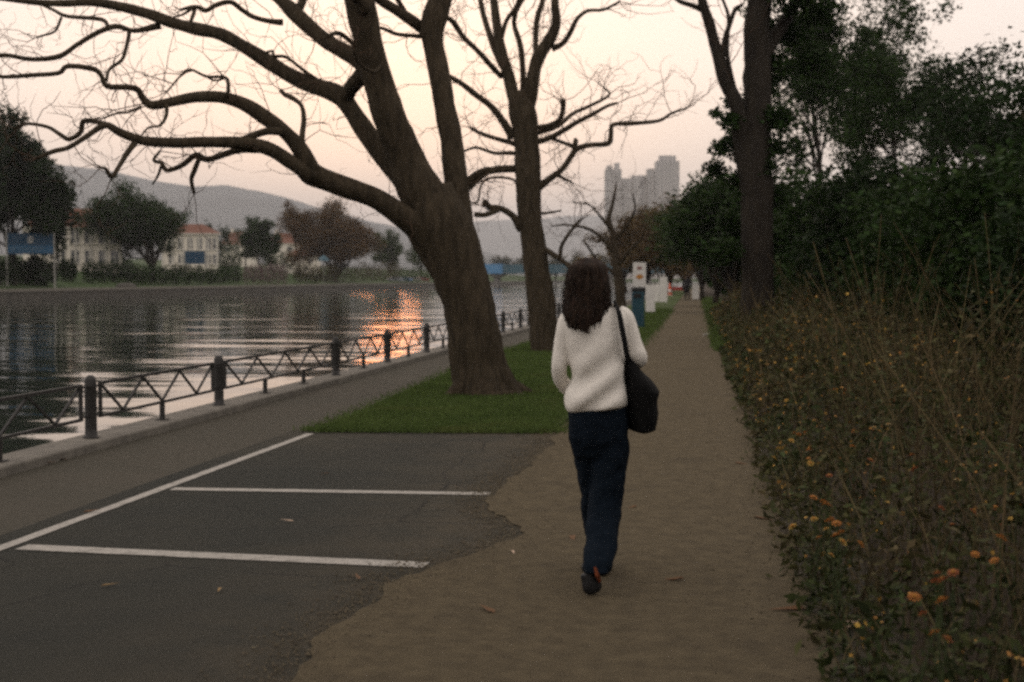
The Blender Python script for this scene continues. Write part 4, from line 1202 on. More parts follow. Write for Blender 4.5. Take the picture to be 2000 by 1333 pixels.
def rt(px, X, ytop, label, lm, seed, spread=0.55, nleaf=16000, leaf=0.15, tr=0.2, clump=0.75, lev=4, tf=0.32, holes=0.9, lean=(0, 0), name='leafy_tree', group='trees behind the hedge', wob=0.18, width=None):
    ang = (px - 1400) / FPX; Y = X / math.tan(math.atan((px - 1000) / FPX) - TH) if px > 1400 else None
    d = depth_of((X, Y, 0)); h = at(px, ytop, d)[2]
    return grown_tree(name, (X, Y, 0), h, spread, seed, label, lm, leaf, nleaf, tr, lev, clump=clump, group=group, trunk_frac=tf, holes=holes, lean=lean, wob=wob, width=width)
rt(1590, 4.4, -60, 'tall dense dark tree close behind the tall thick trunk', m_lf_dark, 201, 0.5, 17000, 0.20, 0.3, 0.85, 4, holes=0.55, tf=0.45, width=6.5)
rt(1655, 6.2, -50, 'tall leafy tree with open crown two along behind the thick trunk', m_lf_dark, 202, 0.5, 12000, 0.19, 0.20, 0.8, 4, holes=0.46, tf=0.52, width=7.0)
rt(1735, 6.0, -10, 'straight trunked tree with sky gaps in its crown above the hedge', m_lf_dark, 203, 0.55, 8500, 0.16, 0.15, 0.62, 4, tf=0.58, holes=0.44, width=5.0)
rt(1800, 7.4, 25, 'slender curving tree between two straighter trunks above the hedge', m_lf_dark, 204, 0.6, 6000, 0.15, 0.08, 0.55, 4, tf=0.62, lean=(0.05, 0), holes=0.34, width=4.5)
rt(1865, 7.0, 62, 'spreading tree with wide horizontal limbs above the hedge', m_lf_black, 205, 0.95, 7500, 0.15, 0.15, 0.56, 4, tf=0.52, holes=0.42, width=5.5)
rt(1975, 6.6, 40, 'dark flat topped tree nearest the wild end of the hedge', m_lf_black, 206, 0.9, 8000, 0.14, 0.15, 0.55, 4, tf=0.50, holes=0.46, width=5)
rt(2120, 6.0, 40, 'dark spreading tree past the wild end of the hedge', m_lf_black, 207, 0.9, 7000, 0.13, 0.16, 0.55, 4, tf=0.42, holes=0.5, width=5)
# trees along the far reach of the path
def pt(px, X, d, ytop, label, lm, seed, spread=0.6, nleaf=11000, leaf=0.26, tr=0.22, clump=1.0, tf=0.25):
    c = at(px, 543, d); h = at(px, ytop, d)[2]
    return grown_tree('path_tree', (c[0], c[1], 0), h, spread, seed, label, lm, leaf, nleaf, tr, 3, clump=clump, group='trees along the far path', trunk_frac=tf)
pt(1432, 0, 62, 330, 'dark green tree on the hedge side beyond the thick trunk', m_lf_dark, 301, 0.7, 16000, 0.24, clump=1.05, tf=0.12)
pt(1398, 0, 78, 336, 'green tree overhanging the hedge side of the path', m_lf_dark, 302, 0.6, 14000, 0.26, clump=1.05, tf=0.12)
pt(1372, 0, 100, 372, 'green brown tree closing the hedge side of the path', m_lf_mid, 303, 0.6, 12000, 0.30, clump=1.2, tf=0.12)
pt(1310, 0, 128, 386, 'russet tree at the river side of the far path', m_lf_brown, 304, 0.75, 14000, 0.34, clump=1.5, tf=0.12)
pt(1262, 0, 132, 398, 'brown autumn tree behind the white sign', m_lf_brown, 305, 0.75, 14000, 0.34, clump=1.5, tf=0.12)
pt(1222, 0, 150, 430, 'thin brown autumn tree left of the white sign behind the sapling', m_lf_brown, 306, 0.6, 7000, 0.34, clump=1.3, tf=0.2)
pt(1340, 0, 150, 400, 'olive tree straight down the end of the path', m_lf_olive, 307, 0.8, 13000, 0.36, clump=1.6, tf=0.1)
pt(1292, 0, 165, 410, 'dull olive tree behind the russet tree', m_lf_olive, 308, 0.8, 9000, 0.36, clump=1.6, tf=0.1)
pt(1152, 0, 210, 493, 'low golden autumn tree near the bridge', m_lf_gold, 309, 0.9, 5000, 0.4, clump=1.2, tf=0.1)

# dense evergreen hedge, separate bushes shoulder to shoulder
def bush(X, Y, h, w, lm, seed, label, leaf=0.10, n=9000, name='hedge_bush', group='bushes of the dark hedge'):
    r_ = random.Random(seed); bl = []
    for k in range(11):
        a = r_.uniform(0, 6.28); q = r_.uniform(0.1, 0.62) * w; z = r_.uniform(0.25, 0.86) * h
        s_ = r_.uniform(0.34, 0.52) * w
        bl.append((X + q * math.cos(a), Y + q * math.sin(a) * 1.2, z, s_, s_ * 1.1, min(s_ * 0.8, z, h - z + 0.35)))
    bl.append((X, Y, h * 0.4, w * 0.8, w * 0.9, h * 0.4))
    return shrub(label, bl, n, leaf, lm, seed, name=name, group=group, base=(X, Y, 0))
desc = ['very dark bush', 'dark green bush', 'ragged dark bush', 'deep green bush']
hb = [(4.4, -2.5, 2.6, 1.9), (4.3, 2.0, 2.5, 1.8), (4.2, 6.5, 2.4, 1.7), (4.6, 10.0, 2.7, 1.9), (4.3, 13.5, 2.9, 1.8), (4.4, 17.0, 3.0, 1.8), (4.2, 21.0, 3.3, 1.9), (4.0, 25.5, 3.5, 2.0), (3.9, 30.5, 3.9, 2.1), (3.8, 36.0, 4.3, 2.2), (3.6, 43.0, 4.7, 2.4), (3.2, 52.0, 5.0, 2.5), (2.8, 63.0, 5.0, 2.5), (2.2, 76.0, 5.0, 2.6), (1.8, 92.0, 5.4, 2.8), (1.6, 112.0, 6.5, 3.2), (2.0, 135.0, 8.0, 4.0)]  # first two stand out of view, added to darken the near bed
where = ['added unseen by the path start for shade', 'added unseen next to the bed for shade', 'nearest the wild corner of the bed', 'second along from the wild corner', 'third along from the wild corner', 'fourth along from the wild corner', 'fifth along from the wild corner', 'in front of the spreading tree', 'in front of the straight trunked tree', 'level with the thick trunk', 'just past the thick trunk', 'two past the thick trunk', 'three past the thick trunk', 'opposite the tallest white board', 'beside the walker on the path', 'past the walker on the path', 'closing the hedge at the path end']
for i, (X, Y, h, w) in enumerate(hb):
    bush(X, Y, h, w, (m_lf_dark, m_lf_black, m_lf_dark, m_lf_dark)[i % 4], 400 + i, f'{desc[i % 4]} of the hedge {where[i]}', 0.10 + 0.0035 * max(0, Y - 8), 9000)
grown_tree('leafy_tree', (6.4, -1.5, 0), 7.5, 0.9, 211, 'unseen dark leafy tree added at the path start to shade the bed', m_lf_black, 0.15, 16000, 0.18, 4, clump=0.75, group='trees behind the hedge', trunk_frac=0.4, width=6.5)  # out-of-view tree put in to darken the near corner of the bed
for x_, y_, s_ in ((-3.6, -4.2, 212), (1.8, -6.0, 213)):  # unseen trees added behind the camera to darken the foreground
    grown_tree('leafy_tree', (x_, y_, 0), 8.0, 0.9, s_, 'unseen spreading evergreen tree added to shade the start of the parking apron', m_lf_black, 0.30, 22000, 0.25, 4, clump=1.1, group='unseen trees added to shade the apron start', trunk_frac=0.38, width=8.5)
for i in range(9):
    X, Y = 7.2 + 0.3 * (i % 2), 5 + i * 5.2
    bush(X, Y, 2.9 + 0.16 * i, 2.4, m_lf_black, 450 + i, 'very dark bush of the back row behind the hedge', 0.15 + 0.004 * Y, 5500, group='back row bushes behind the hedge')

# wild bed: uncountable stems and leaves
m_weed = mat('weed_leaf', (0.044, 0.058, 0.018), (0.026, 0.036, 0.012), scale=1.4, rough=0.75, island=0.6, transl=0.2, spec=0.15, c3=(0.074, 0.058, 0.026), s3=0.8, t3=(0.45, 0.62))
m_dry = mat('dry_stem', (0.110, 0.085, 0.042), (0.066, 0.052, 0.027), scale=1.5, rough=0.9, island=0.5, spec=0.1)
rng = np.random.default_rng(9)
def bed_points(n, p=1.9, inner=0.0):
    Y = 3.6 + 56 * rng.random(n) ** p
    e = np.array([path_right(y) for y in Y])
    wmax = np.where(Y < 40, 4.2, 2.6)
    u = rng.random(n)
    X = e + inner + wmax * u ** 1.15
    return X, Y, X - e
def weed_h(dx, Y):
    h = 0.10 + 0.78 * np.clip(dx / 1.2, 0, 1) ** 0.8
    nz_ = np.array([mnoise.fractal(Vector((a_ * 0.9, b_ * 0.7, 2.0)), 1.0, 2.0, 3) for a_, b_ in zip(np.atleast_1d(dx), np.atleast_1d(Y))])
    return h * np.clip(0.88 + 1.05 * nz_, 0.25, 1.9)
n = 6500
X, Y, dx = bed_points(n); h = weed_h(dx, Y) * rng.uniform(0.6, 1.75, n)
a = rng.random(n) * 6.283; lean = rng.normal(size=(n, 2)) * 0.30 * h[:, None]; wd = (0.0028 + 0.0025 * rng.random(n)) * (1 + np.clip((Y - 8) / 14, 0, 2.5))
V = np.zeros((n, 6, 3)); cx, cy = np.cos(a) * wd, np.sin(a) * wd
for j, (t_, k_) in enumerate(((0, 0), (0.55, 0.35), (1.0, 1.0))):
    px_, py_ = X + lean[:, 0] * k_, Y + lean[:, 1] * k_
    w_ = 1 - 0.55 * t_
    V[:, 2 * j] = np.stack([px_ - cx * w_, py_ - cy * w_, h * t_], 1); V[:, 2 * j + 1] = np.stack([px_ + cx * w_, py_ + cy * w_, h * t_], 1)
idx = np.arange(n)[:, None] * 6
F = np.concatenate([idx + np.array([[0, 1, 3, 2]]), idx + np.array([[2, 3, 5, 4]])])
bed_stems = obj_np('dry_stems', V.reshape(-1, 3), F, m_dry)
tag(bed_stems, 'tangle of thin dry brown stems in the wild bed', 'dry weeds', kind='stuff')
n = 130000
X, Y, dx = bed_points(n, 1.8, -0.06); hh = weed_h(dx, Y) * 1.05
cent = np.stack([X + rng.normal(size=n) * 0.04, Y + rng.normal(size=n) * 0.04, 0.015 + hh * rng.random(n) ** 0.85], 1)
clumpy = np.array([mnoise.noise(Vector((x * 1.6, y * 1.6, 4.0))) for x, y in zip(X[::5], Y[::5])]); clumpy = np.repeat(clumpy, 5)[:n]
keep = rng.random(n) < np.clip(0.70 + 0.9 * clumpy, 0.15, 1)
cent = cent[keep]; sz = 0.042 * (0.5 + 1.7 * rng.random(len(cent)) ** 2.0) * (1 + np.clip((cent[:, 1] - 8) / 18, 0, 2))
V, F = leaf_cloud(cent, sz, rng, flat=0.3, aspect=0.42)
tag(obj_np('weeds', V, F, m_weed), 'knee high green and brown weeds filling the wild bed', 'weeds', kind='stuff')
# grass fringe on the hedge side of the far path
n = 26000
Y = 30 + 75 * rng.random(n) ** 1.3; e = np.array([path_right(y) for y in Y]); X = e + rng.normal(size=n) * 0.12 + 0.10 + 0.012 * (Y - 30) * rng.random(n)
V, F = blades(n, X, Y, rng, 0.08, 0.24, 0.02, 0.01)
tag(obj_np('verge_grass', V, F, m_grass), 'ragged green grass fringe on the hedge side of the path', 'grass', kind='stuff')

# individual flowering plants
m_fl = [mat('petal_orange', (0.44, 0.19, 0.045), (0.36, 0.14, 0.04), scale=30, rough=0.7, transl=0.2), mat('petal_yellow', (0.44, 0.30, 0.07), (0.36, 0.23, 0.06), scale=30, rough=0.7, transl=0.2),
        mat('petal_rust', (0.34, 0.12, 0.05), (0.26, 0.09, 0.04), scale=30, rough=0.7, transl=0.2), mat('petal_straw', (0.42, 0.34, 0.18), (0.34, 0.27, 0.14), scale=30, rough=0.7, transl=0.2)]
m_cen = mat('flower_centre', (0.36, 0.16, 0.03), rough=0.9)
m_stem = mat('green_stem', (0.05, 0.07, 0.025), rough=0.8)
def flower_mesh(mi, r=0.024, np_=9):
    mb = MB()
    for k in range(np_):
        q = 6.283 * k / np_; t_ = np.array([math.cos(q), math.sin(q), 0]); s_ = np.array([-t_[1], t_[0], 0]); z = np.array([0, 0, 1.0])
        mb.add([t_ * r * 0.2, t_ * r * 0.65 + s_ * r * 0.30 + z * r * 0.25, t_ * r + z * r * 0.12, t_ * r * 0.65 - s_ * r * 0.30 + z * r * 0.25], [(0, 1, 2, 3)])
    for k in range(6):
        q = 6.283 * (k + .5) / 6; t_ = np.array([math.cos(q), math.sin(q), 0]); s_ = np.array([-t_[1], t_[0], 0]); z = np.array([0, 0, 1.0])
        mb.add([z * r * 0.15, t_ * r * 0.42 + s_ * r * 0.22 + z * r * 0.42, t_ * r * 0.60 + z * r * 0.45, t_ * r * 0.42 - s_ * r * 0.22 + z * r * 0.42], [(0, 1, 2, 3)])
    return mesh_of(mb, 'flower', m_fl[mi])
fl_me = [flower_mesh(i) for i in range(4)]
mb = MB(); mb.ellipsoid((0, 0, 0.008), (0.009, 0.009, 0.006), 8, 5); cen_me = mesh_of(mb, 'flower_centre', m_cen, True)
fl_px = [(1552, 846, 0), (1560, 850, 0), (1545, 862, 1), (1527, 877, 1), (1494, 745, 1), (1515, 757, 1), (1536, 783, 1), (1518, 793, 1), (1591, 822, 1), (1668, 843, 0), (1665, 873, 0), (1730, 838, 1), (1735, 830, 3), (1664, 758, 2), (1743, 783, 2), (1738, 702, 3),
         (1607, 980, 0), (1625, 1015, 0), (1634, 1024, 0), (1632, 1047, 0), (1590, 1015, 1), (1612, 984, 0), (1476, 685, 1), (1540, 680, 1), (1650, 655, 2), (1668, 652, 1), (1700, 582, 3), (1762, 616, 3), (1585, 630, 3), (1608, 650, 2), (1640, 662, 2),
         (1838, 994, 2), (1900, 1000, 2), (1955, 1052, 0), (1842, 1135, 2), (1862, 1120, 2), (1786, 1168, 0), (1850, 1250, 2), (1922, 848, 3), (1985, 985, 2), (1880, 912, 3), (1700, 900, 2), (1780, 890, 2), (1645, 1060, 1), (1620, 930, 2), (1480, 640, 1), (1462, 650, 1),
         (1555, 700, 1), (1570, 735, 2), (1605, 720, 0), (1500, 660, 3), (1680, 700, 2), (1820, 700, 3), (1630, 760, 0), (1580, 880, 0), (1600, 905, 1)]
for i, (x, y, mi) in enumerate(fl_px):
    r_ = random.Random(i + 5)
    # the flower stands in the bed just inside the edge that this column of the picture crosses
    hgt = 0.26 + 0.30 * min(1.0, max(0, (x - 1480) / 300.0)) if y > 700 else 0.50
    g = ground(x, y, hgt)
    if g[1] > 40: continue
    hgt = float(g[2]); e = path_right(g[1])
    if g[0] < e + 0.02: continue
    t = thing('flower_plant', (g[0], g[1], 0), ('wild plant with ' + ('orange', 'yellow', 'rust coloured', 'straw pale')[mi] + ' flowers among the weeds'), 'flower', ('orange', 'yellow', 'rust', 'pale')[mi] + ' flower plants in the wild bed')
    mb = MB(); heads = []
    nh = r_.choice((1, 2, 2, 3)); where_ = 'at the path edge' if g[0] - e < 0.55 else 'deep in the wild bed'
    t['label'] = 'wild plant with ' + ('one', 'two', 'three')[nh - 1] + ' ' + ('orange', 'yellow', 'rust coloured', 'straw pale')[mi] + (' flower ' if nh == 1 else ' flowers ') + where_
    for k in range(nh):
        ox, oy = (0, 0) if k == 0 else (r_.uniform(-0.10, 0.10), r_.uniform(-0.10, 0.10)); hz = hgt if k == 0 else hgt * r_.uniform(0.78, 1.02)
        b0 = np.array([g[0] - ox * 0.3, g[1] - oy * 0.3, 0.0]); tip = np.array([g[0] + ox, g[1] + oy, hz]); mid = (b0 + tip) / 2 + np.array([r_.uniform(-.03, .03), r_.uniform(-.03, .03), 0])
        mb.tube(smooth_path([b0, mid, tip], 3), np.linspace(0.0035, 0.002, 7), 4); heads.append(tip)
    mb.build('stem', m_stem, t)
    cent = np.array([np.array([g[0], g[1], 0.03]) + np.array([r_.uniform(-.07, .07), r_.uniform(-.07, .07), hgt * 0.75 * r_.random()]) for _ in range(34)])
    V, F = leaf_cloud(cent, 0.05 * np.array([r_.uniform(0.6, 1.3) for _ in range(34)]), np.random.default_rng(i), 0.3, 0.35); obj_np('leaves', V, F, m_weed, t)
    for k, tip in enumerate(heads):
        s_ = r_.uniform(0.75, 1.15) * (1.0 if g[1] < 12 else 1.25)
        f_ = inst('flower', fl_me[mi], t, tuple(tip - origin(t)), (r_.uniform(0.2, 0.9), r_.uniform(-0.4, 0.4), r_.uniform(0, 6)), (s_, s_, s_))
        inst('flower_centre', cen_me, f_)
n = 1700
X, Y, dx = bed_points(n, 1.5); X = X - dx * 0.45; dx = dx * 0.55; hh = weed_h(dx, Y)
cent = np.stack([X, Y, 0.05 + hh * rng.uniform(0.55, 1.1, n)], 1)
V, F = leaf_cloud(cent, rng.uniform(0.012, 0.032, n) * (1 + np.clip((Y - 8) / 16, 0, 1.6)), rng, 0.2, 0.9)
tag(obj_np('tiny_blossoms', V, F, mat('tiny_blossom', (0.46, 0.28, 0.06), (0.34, 0.17, 0.05), scale=2.0, rough=0.8, island=0.4, transl=0.2)), 'countless tiny muted yellow blossoms and seed heads over the wild bed', 'blossoms', kind='stuff')
# pale fallen leaf and stick among the weeds
def leaf_me(name, m, s_=0.05):
    mb = MB(); out_ = [(0, -1), (0.35, -0.55), (0.62, 0.0), (0.42, 0.5), (0, 1.0), (-0.42, 0.5), (-0.62, 0.0), (-0.35, -0.55)]
    s_ = s_ * 0.45
    V = [(0, -0.1, 0.02 * s_)] + [(x * s_, y * s_, (abs(x) * 0.45 + 0.12 * math.sin(y * 3)) * s_) for x, y in out_]
    mb.add(V, [(0, k, k + 1) for k in range(1, 8)] + [(0, 8, 1)])
    return mesh_of(mb, name, m)
m_dl = [mat('fallen_leaf_brown', (0.16, 0.085, 0.040), (0.11, 0.06, 0.03), scale=30, rough=0.8), mat('fallen_leaf_tan', (0.30, 0.20, 0.085), (0.22, 0.14, 0.06), scale=30, rough=0.8), mat('fallen_leaf_pale', (0.48, 0.36, 0.27), (0.4, 0.3, 0.22), scale=30, rough=0.8)]
dl = [leaf_me('fallen_leaf', m) for m in m_dl]
for i, (x, y, mi, s_) in enumerate(((195, 873, 1, 1.6), (568, 1018, 2, 0.8), (1001, 1077, 2, 0.7), (205, 1144, 1, 0.8), (170, 1000, 0, 1.0), (365, 811, 0, 1.3), (400, 806, 0, 1.2), (345, 820, 0, 1.2), (440, 795, 0, 1.2), (475, 788, 0, 1.3), (490, 786, 1, 1.5), (505, 782, 0, 1.2), (530, 772, 0, 1.3), (300, 840, 0, 1.1), (262, 846, 0, 1.1), (125, 898, 0, 1.2), (90, 905, 0, 1.0), (560, 765, 0, 1.3), (600, 752, 0, 1.4), (640, 742, 0, 1.4),
                                 (1325, 1132, 0, 1.4), (960, 1195, 0, 1.2), (1118, 1049, 0, 1.3), (1240, 990, 0, 0.9), (1480, 1012, 0, 1.4), (1560, 1190, 0, 1.6), (1440, 905, 0, 1.2), (1672, 1217, 2, 2.2), (700, 1130, 0, 0.9), (640, 925, 0, 0.8), (430, 1150, 1, 0.7))):
    g = ground(x, y, 0.016); r_ = random.Random(i)
    spot = 'along the kerb foot' if (y < 910 and x < 700) else ('in the wild bed' if x > 1600 else ('on the dirt path' if (x > 1000 or (x > 850 and y > 1150)) else 'on the parking asphalt'))
    lab = ('curled brown leaf lying ', 'tan leaf lying ', 'pale dry leaf lying ')[mi] + spot
    o = bpy.data.objects.new('fallen_leaf', dl[mi]); o.location = tuple(g); o.rotation_euler = (r_.uniform(-.15, .15), r_.uniform(-.15, .15), r_.uniform(0, 6)); o.scale = (s_, s_, s_); link(o)
    tag(o, lab, 'leaf', ('brown', 'tan', 'pale')[mi] + ' fallen leaves ' + spot)
# loose grit along the edge of the dirt path
rng = np.random.default_rng(3); n = 20000
q = Lr[(Lr[:, 1] > 4) & (Lr[:, 1] < 15)]; k = rng.integers(0, len(q), n)
cent = np.column_stack([q[k, 0] + rng.normal(size=n) * 0.15, q[k, 1] + rng.normal(size=n) * 0.16, np.full(n, 0.0115)])
n2 = 2200; Yq = 4 + 14 * rng.random(n2) ** 1.5; e = np.array([path_right(y) for y in Yq]); cent = np.vstack([cent, np.column_stack([e - np.abs(rng.normal(size=n2)) * 0.28 + 0.1, Yq, np.full(n2, 0.014)])])
oc = np.array([(1, 0, 0), (0, 1, 0), (-1, 0, 0), (0, -1, 0), (0, 0, 0.7), (0, 0, -0.4)]); n = len(cent)
s_ = 0.0025 + 0.007 * rng.random(n) ** 4
V = (cent[:, None, :] + oc[None] * s_[:, None, None] * rng.uniform(0.7, 1.3, (n, 6, 1))).reshape(-1, 3)
fc = np.array([(0, 1, 4), (1, 2, 4), (2, 3, 4), (3, 0, 4), (1, 0, 5), (2, 1, 5), (3, 2, 5), (0, 3, 5)])
F = (np.arange(n)[:, None, None] * 6 + fc[None]).reshape(-1, 3)
tag(obj_np('grit', V, F, mat('grit', (0.125, 0.102, 0.065), (0.085, 0.070, 0.046), scale=20, rough=0.95, island=0.4)), 'loose grit scattered along the ragged edges of the dirt path', 'grit', kind='stuff')
# ================================================================ THE WOMAN
WD = 7.10
SP = WD / FPX                                  # metres per photo pixel at her distance
def W(px, py, dz=0.0):
    """a point of the figure: photo column/row at her distance, then dz metres further along her way"""
    return at(px, py, WD) + np.array([0, dz, 0]) if False else at(px, py, WD) + FH * dz
gfoot = ground(1172, 1140)
person = thing('person', (gfoot[0], gfoot[1], 0), 'person in cream knit sweater and dark wide trousers walking away on the dirt path', 'person')

def ring(px, py, hw, hd, dz, n=40, fold=None, tilt=0.0):
    c = W(px, py, dz); R_ = []
    for k in range(n):
        q = 6.283185 * k / n
        x, y = math.cos(q), math.sin(q)
        x = math.copysign(abs(x) ** 0.86, x); y = math.copysign(abs(y) ** 0.86, y)
        p = c + RV * x * hw * SP + FH * y * hd + np.array([0, 0, tilt * x])
        if fold is not None:
            p = fold(p, q, px + x * hw, py, y)
        R_.append(p)
    return R_
def interp_rings(rows, n):
    A = smooth_path(np.array(rows, float), n); return A
def tube_w(mb, rows, k=4, sides=14):
    P = []
    for x, y, r_, dz in rows: P.append([*W(x, y, dz), r_ * SP])
    P = smooth_path(P, k); mb.tube(P[:, :3], P[:, 3], sides)
def finish(mb, name, m, voxel, sm=4, disp=None):
    o = mb.build(name, m, person, True)
    md = o.modifiers.new('remesh', 'REMESH'); md.mode = 'VOXEL'; md.voxel_size = voxel; md.use_smooth_shade = True
    s_ = o.modifiers.new('smooth', 'SMOOTH'); s_.factor = 0.5; s_.iterations = sm
    if disp:
        tx = bpy.data.textures.new(name + '_cloth', 'CLOUDS'); tx.noise_scale = disp[1]; tx.noise_depth = 2
        d_ = o.modifiers.new('cloth', 'DISPLACE'); d_.texture = tx; d_.strength = disp[0]; d_.mid_level = 0.5
    return o

m_skin = mat('skin', (0.42, 0.25, 0.17), (0.37, 0.21, 0.14), scale=12, rough=0.5)
m_knit = mat('cream_knit', (0.80, 0.765, 0.70), (0.74, 0.70, 0.635), scale=60, detail=4, rough=0.95, bump=0.15, bscale=190, spec=0.05, stretch=(1.6, 1.6, 1))
m_trous = mat('navy_trousers', (0.0085, 0.014, 0.022), (0.006, 0.010, 0.016), scale=25, rough=0.9, bump=0.4, bscale=220, spec=0.06)
m_hair = mat('dark_brown_hair', (0.034, 0.019, 0.011), (0.018, 0.011, 0.007), scale=30, rough=0.62, island=0.5, spec=0.2)
m_shoe = mat('black_shoe', (0.010, 0.010, 0.011), rough=0.5, spec=0.35)
m_bag = mat('black_bag', (0.007, 0.007, 0.007), (0.005, 0.005, 0.005), scale=20, rough=0.8, bump=0.3, bscale=160, spec=0.1)
m_red = mat('rust_heel_tab', (0.22, 0.055, 0.02), rough=0.7)

# ---- body (one continuous surface, mostly under the clothes)
mb = MB()
mb.ellipsoid(W(1150, 560, 0.0), (0.076, 0.094, 0.112), 20, 14)          # skull
mb.ellipsoid(W(1150, 577, 0.045), (0.056, 0.056, 0.070), 16, 10)        # jaw
mb.ellipsoid(W(1150, 566, 0.098), (0.011, 0.018, 0.020), 8, 6)          # nose
for s_ in (-1, 1):
    mb.ellipsoid(W(1150 + 30 * s_, 566, 0.0), (0.010, 0.020, 0.030), 8, 6)   # ears
    mb.ellipsoid(W(1150 + 12 * s_, 560, 0.085), (0.014, 0.010, 0.008), 8, 6)
mb.ellipsoid(W(1150, 583, 0.090), (0.022, 0.012, 0.008), 8, 6)
tube_w(mb, [(1150, 575, 22, 0.0), (1152, 596, 20, -0.01), (1155, 620, 26, -0.015)])
mb.loft([ring(x, y, hw, hd, dz, 24) for x, y, hw, hd, dz in [(1160, 606, 40, 0.06, -.01), (1162, 625, 58, 0.085, -.01), (1163, 670, 52, 0.10, 0), (1165, 730, 44, 0.09, 0), (1166, 790, 50, 0.10, 0), (1167, 840, 54, 0.105, 0)]])
tube_w(mb, [(1116, 622, 15, 0), (1100, 668, 14, 0), (1091, 716, 11.5, 0), (1098, 748, 10.5, 0.07), (1116, 768, 8.5, 0.17)])
tube_w(mb, [(1216, 620, 15, 0), (1232, 655, 14, 0), (1246, 700, 11.5, 0.01), (1244, 698, 10.5, 0.10), (1226, 684, 8, 0.22)])
tube_w(mb, [(1192, 838, 26, 0), (1188, 920, 23, 0.0), (1180, 985, 17, 0.02), (1166, 1040, 15, -0.10), (1156, 1078, 10, -0.19)])
tube_w(mb, [(1144, 838, 24, 0), (1151, 920, 18, 0.09), (1158, 990, 15, 0.18), (1166, 1050, 13, 0.28), (1174, 1100, 10, 0.39)])
def hand(base, fwd, side, curl, up):
    """palm, four fingers of unequal length and a thumb, in metres"""
    fwd = fwd / np.linalg.norm(fwd); side = side - fwd * np.dot(side, fwd); side /= np.linalg.norm(side); nrm = np.cross(fwd, side) * up
    P = [base, base + fwd * 0.03, base + fwd * 0.065, base + fwd * 0.088]
    for o_, w_ in ((-0.028, 0.011), (-0.010, 0.013), (0.010, 0.013), (0.028, 0.011)):
        mb.tube([base + side * o_ * 0.5, base + fwd * 0.045 + side * o_ * 0.8, base + fwd * 0.088 + side * o_], [0.017, w_ + 0.003, w_], 8)
    for o_, L, w_ in ((-0.030, 0.062, 0.0085), (-0.010, 0.078, 0.009), (0.010, 0.074, 0.009), (0.029, 0.058, 0.008)):
        k = base + fwd * 0.085 + side * o_; Q = [k]; d_ = fwd.copy()
        for j in range(3):
            c, s_ = math.cos(curl), math.sin(curl); d_ = d_ * c - nrm * s_; nrm_l = nrm
            d_ /= np.linalg.norm(d_); Q.append(Q[-1] + d_ * L * (0.45, 0.32, 0.23)[j])
        mb.tube(Q, [w_, w_ * 0.95, w_ * 0.9, w_ * 0.7], 8)
    k = base + fwd * 0.025 + side * 0.026
    mb.tube([k, k + side * 0.030 + fwd * 0.025 - nrm * 0.01, k + side * 0.036 + fwd * 0.055 - nrm * 0.025], [0.013, 0.0105, 0.008], 8)
hand(W(1117, 769, 0.18), RV * 0.55 + FH * 0.8, np.array([0, 0, 1.0]), 0.35, 1)
hand(W(1225, 683, 0.23), -RV * 0.6 + FH * 0.7 + np.array([0, 0, 0.25]), np.array([0, 0, 1.0]), 0.75, -1)
finish(mb, 'body', m_skin, 0.006, 3)

# ---- sweater
def fold_s(p, q, px, py, y):
    # diagonal drape folds running from the bag shoulder down to the left hem
    s_ = (px - 1110) * 0.62 + (py - 640) * 0.80
    amp = 0.0095 * max(0.0, min(1, (py - 650) / 60.0)) * max(0, -y + 0.25)
    w_ = math.sin(s_ / 27.0 * math.pi + 0.6 * math.sin(py / 31.0)) 
    w_ = math.copysign(abs(w_) ** 0.8, w_)
    amp2 = 0.004 * max(0, -y)
    return p - FH * (amp * w_ + amp2 * math.sin((px - 0.35 * py) / 24.0))
mb = MB()
rows = [(1154, 596, 27, 0.062, -0.012), (1157, 603, 46, 0.070, -0.010), (1160, 612, 60, 0.085, -0.008), (1162, 630, 65, 0.105, -0.004), (1163, 660, 62, 0.120, 0.0), (1165, 700, 56, 0.125, 0.0), (1168, 735, 51, 0.130, 0.0), (1163, 765, 60, 0.138, 0.0), (1164, 783, 62, 0.142, 0.0), (1166, 794, 60, 0.138, 0.0), (1167, 799, 56, 0.126, 0.0)]
A = interp_rings(rows, 6)
tl = lambda y: 0.016 * max(0, (y - 700) / 100.0)
mb.loft([ring(x, y, hw, hd, dz, 72, fold_s, tl(y)) for x, y, hw, hd, dz in A])
tube_w(mb, [(1124, 616, 18, 0), (1110, 628, 20, 0), (1103, 655, 18.5, 0), (1097, 685, 17, 0), (1092, 716, 15.5, -0.005), (1094, 738, 14.5, 0.03), (1106, 758, 14.5, 0.10), (1116, 770, 12, 0.17)], 6, 20)
tube_w(mb, [(1205, 611, 17, 0), (1219, 622, 19.5, 0), (1229, 648, 18.5, 0), (1238, 676, 18, 0), (1246, 698, 18.5, 0.0), (1247, 704, 17, 0.06), (1242, 700, 15, 0.13), (1230, 688, 12.5, 0.20)], 6, 20)
tube_w(mb, [(1152, 590, 24, -0.008), (1153, 600, 27, -0.01)], 3, 18)
sw = finish(mb, 'sweater', m_knit, 0.0065, 4, (0.005, 0.06))

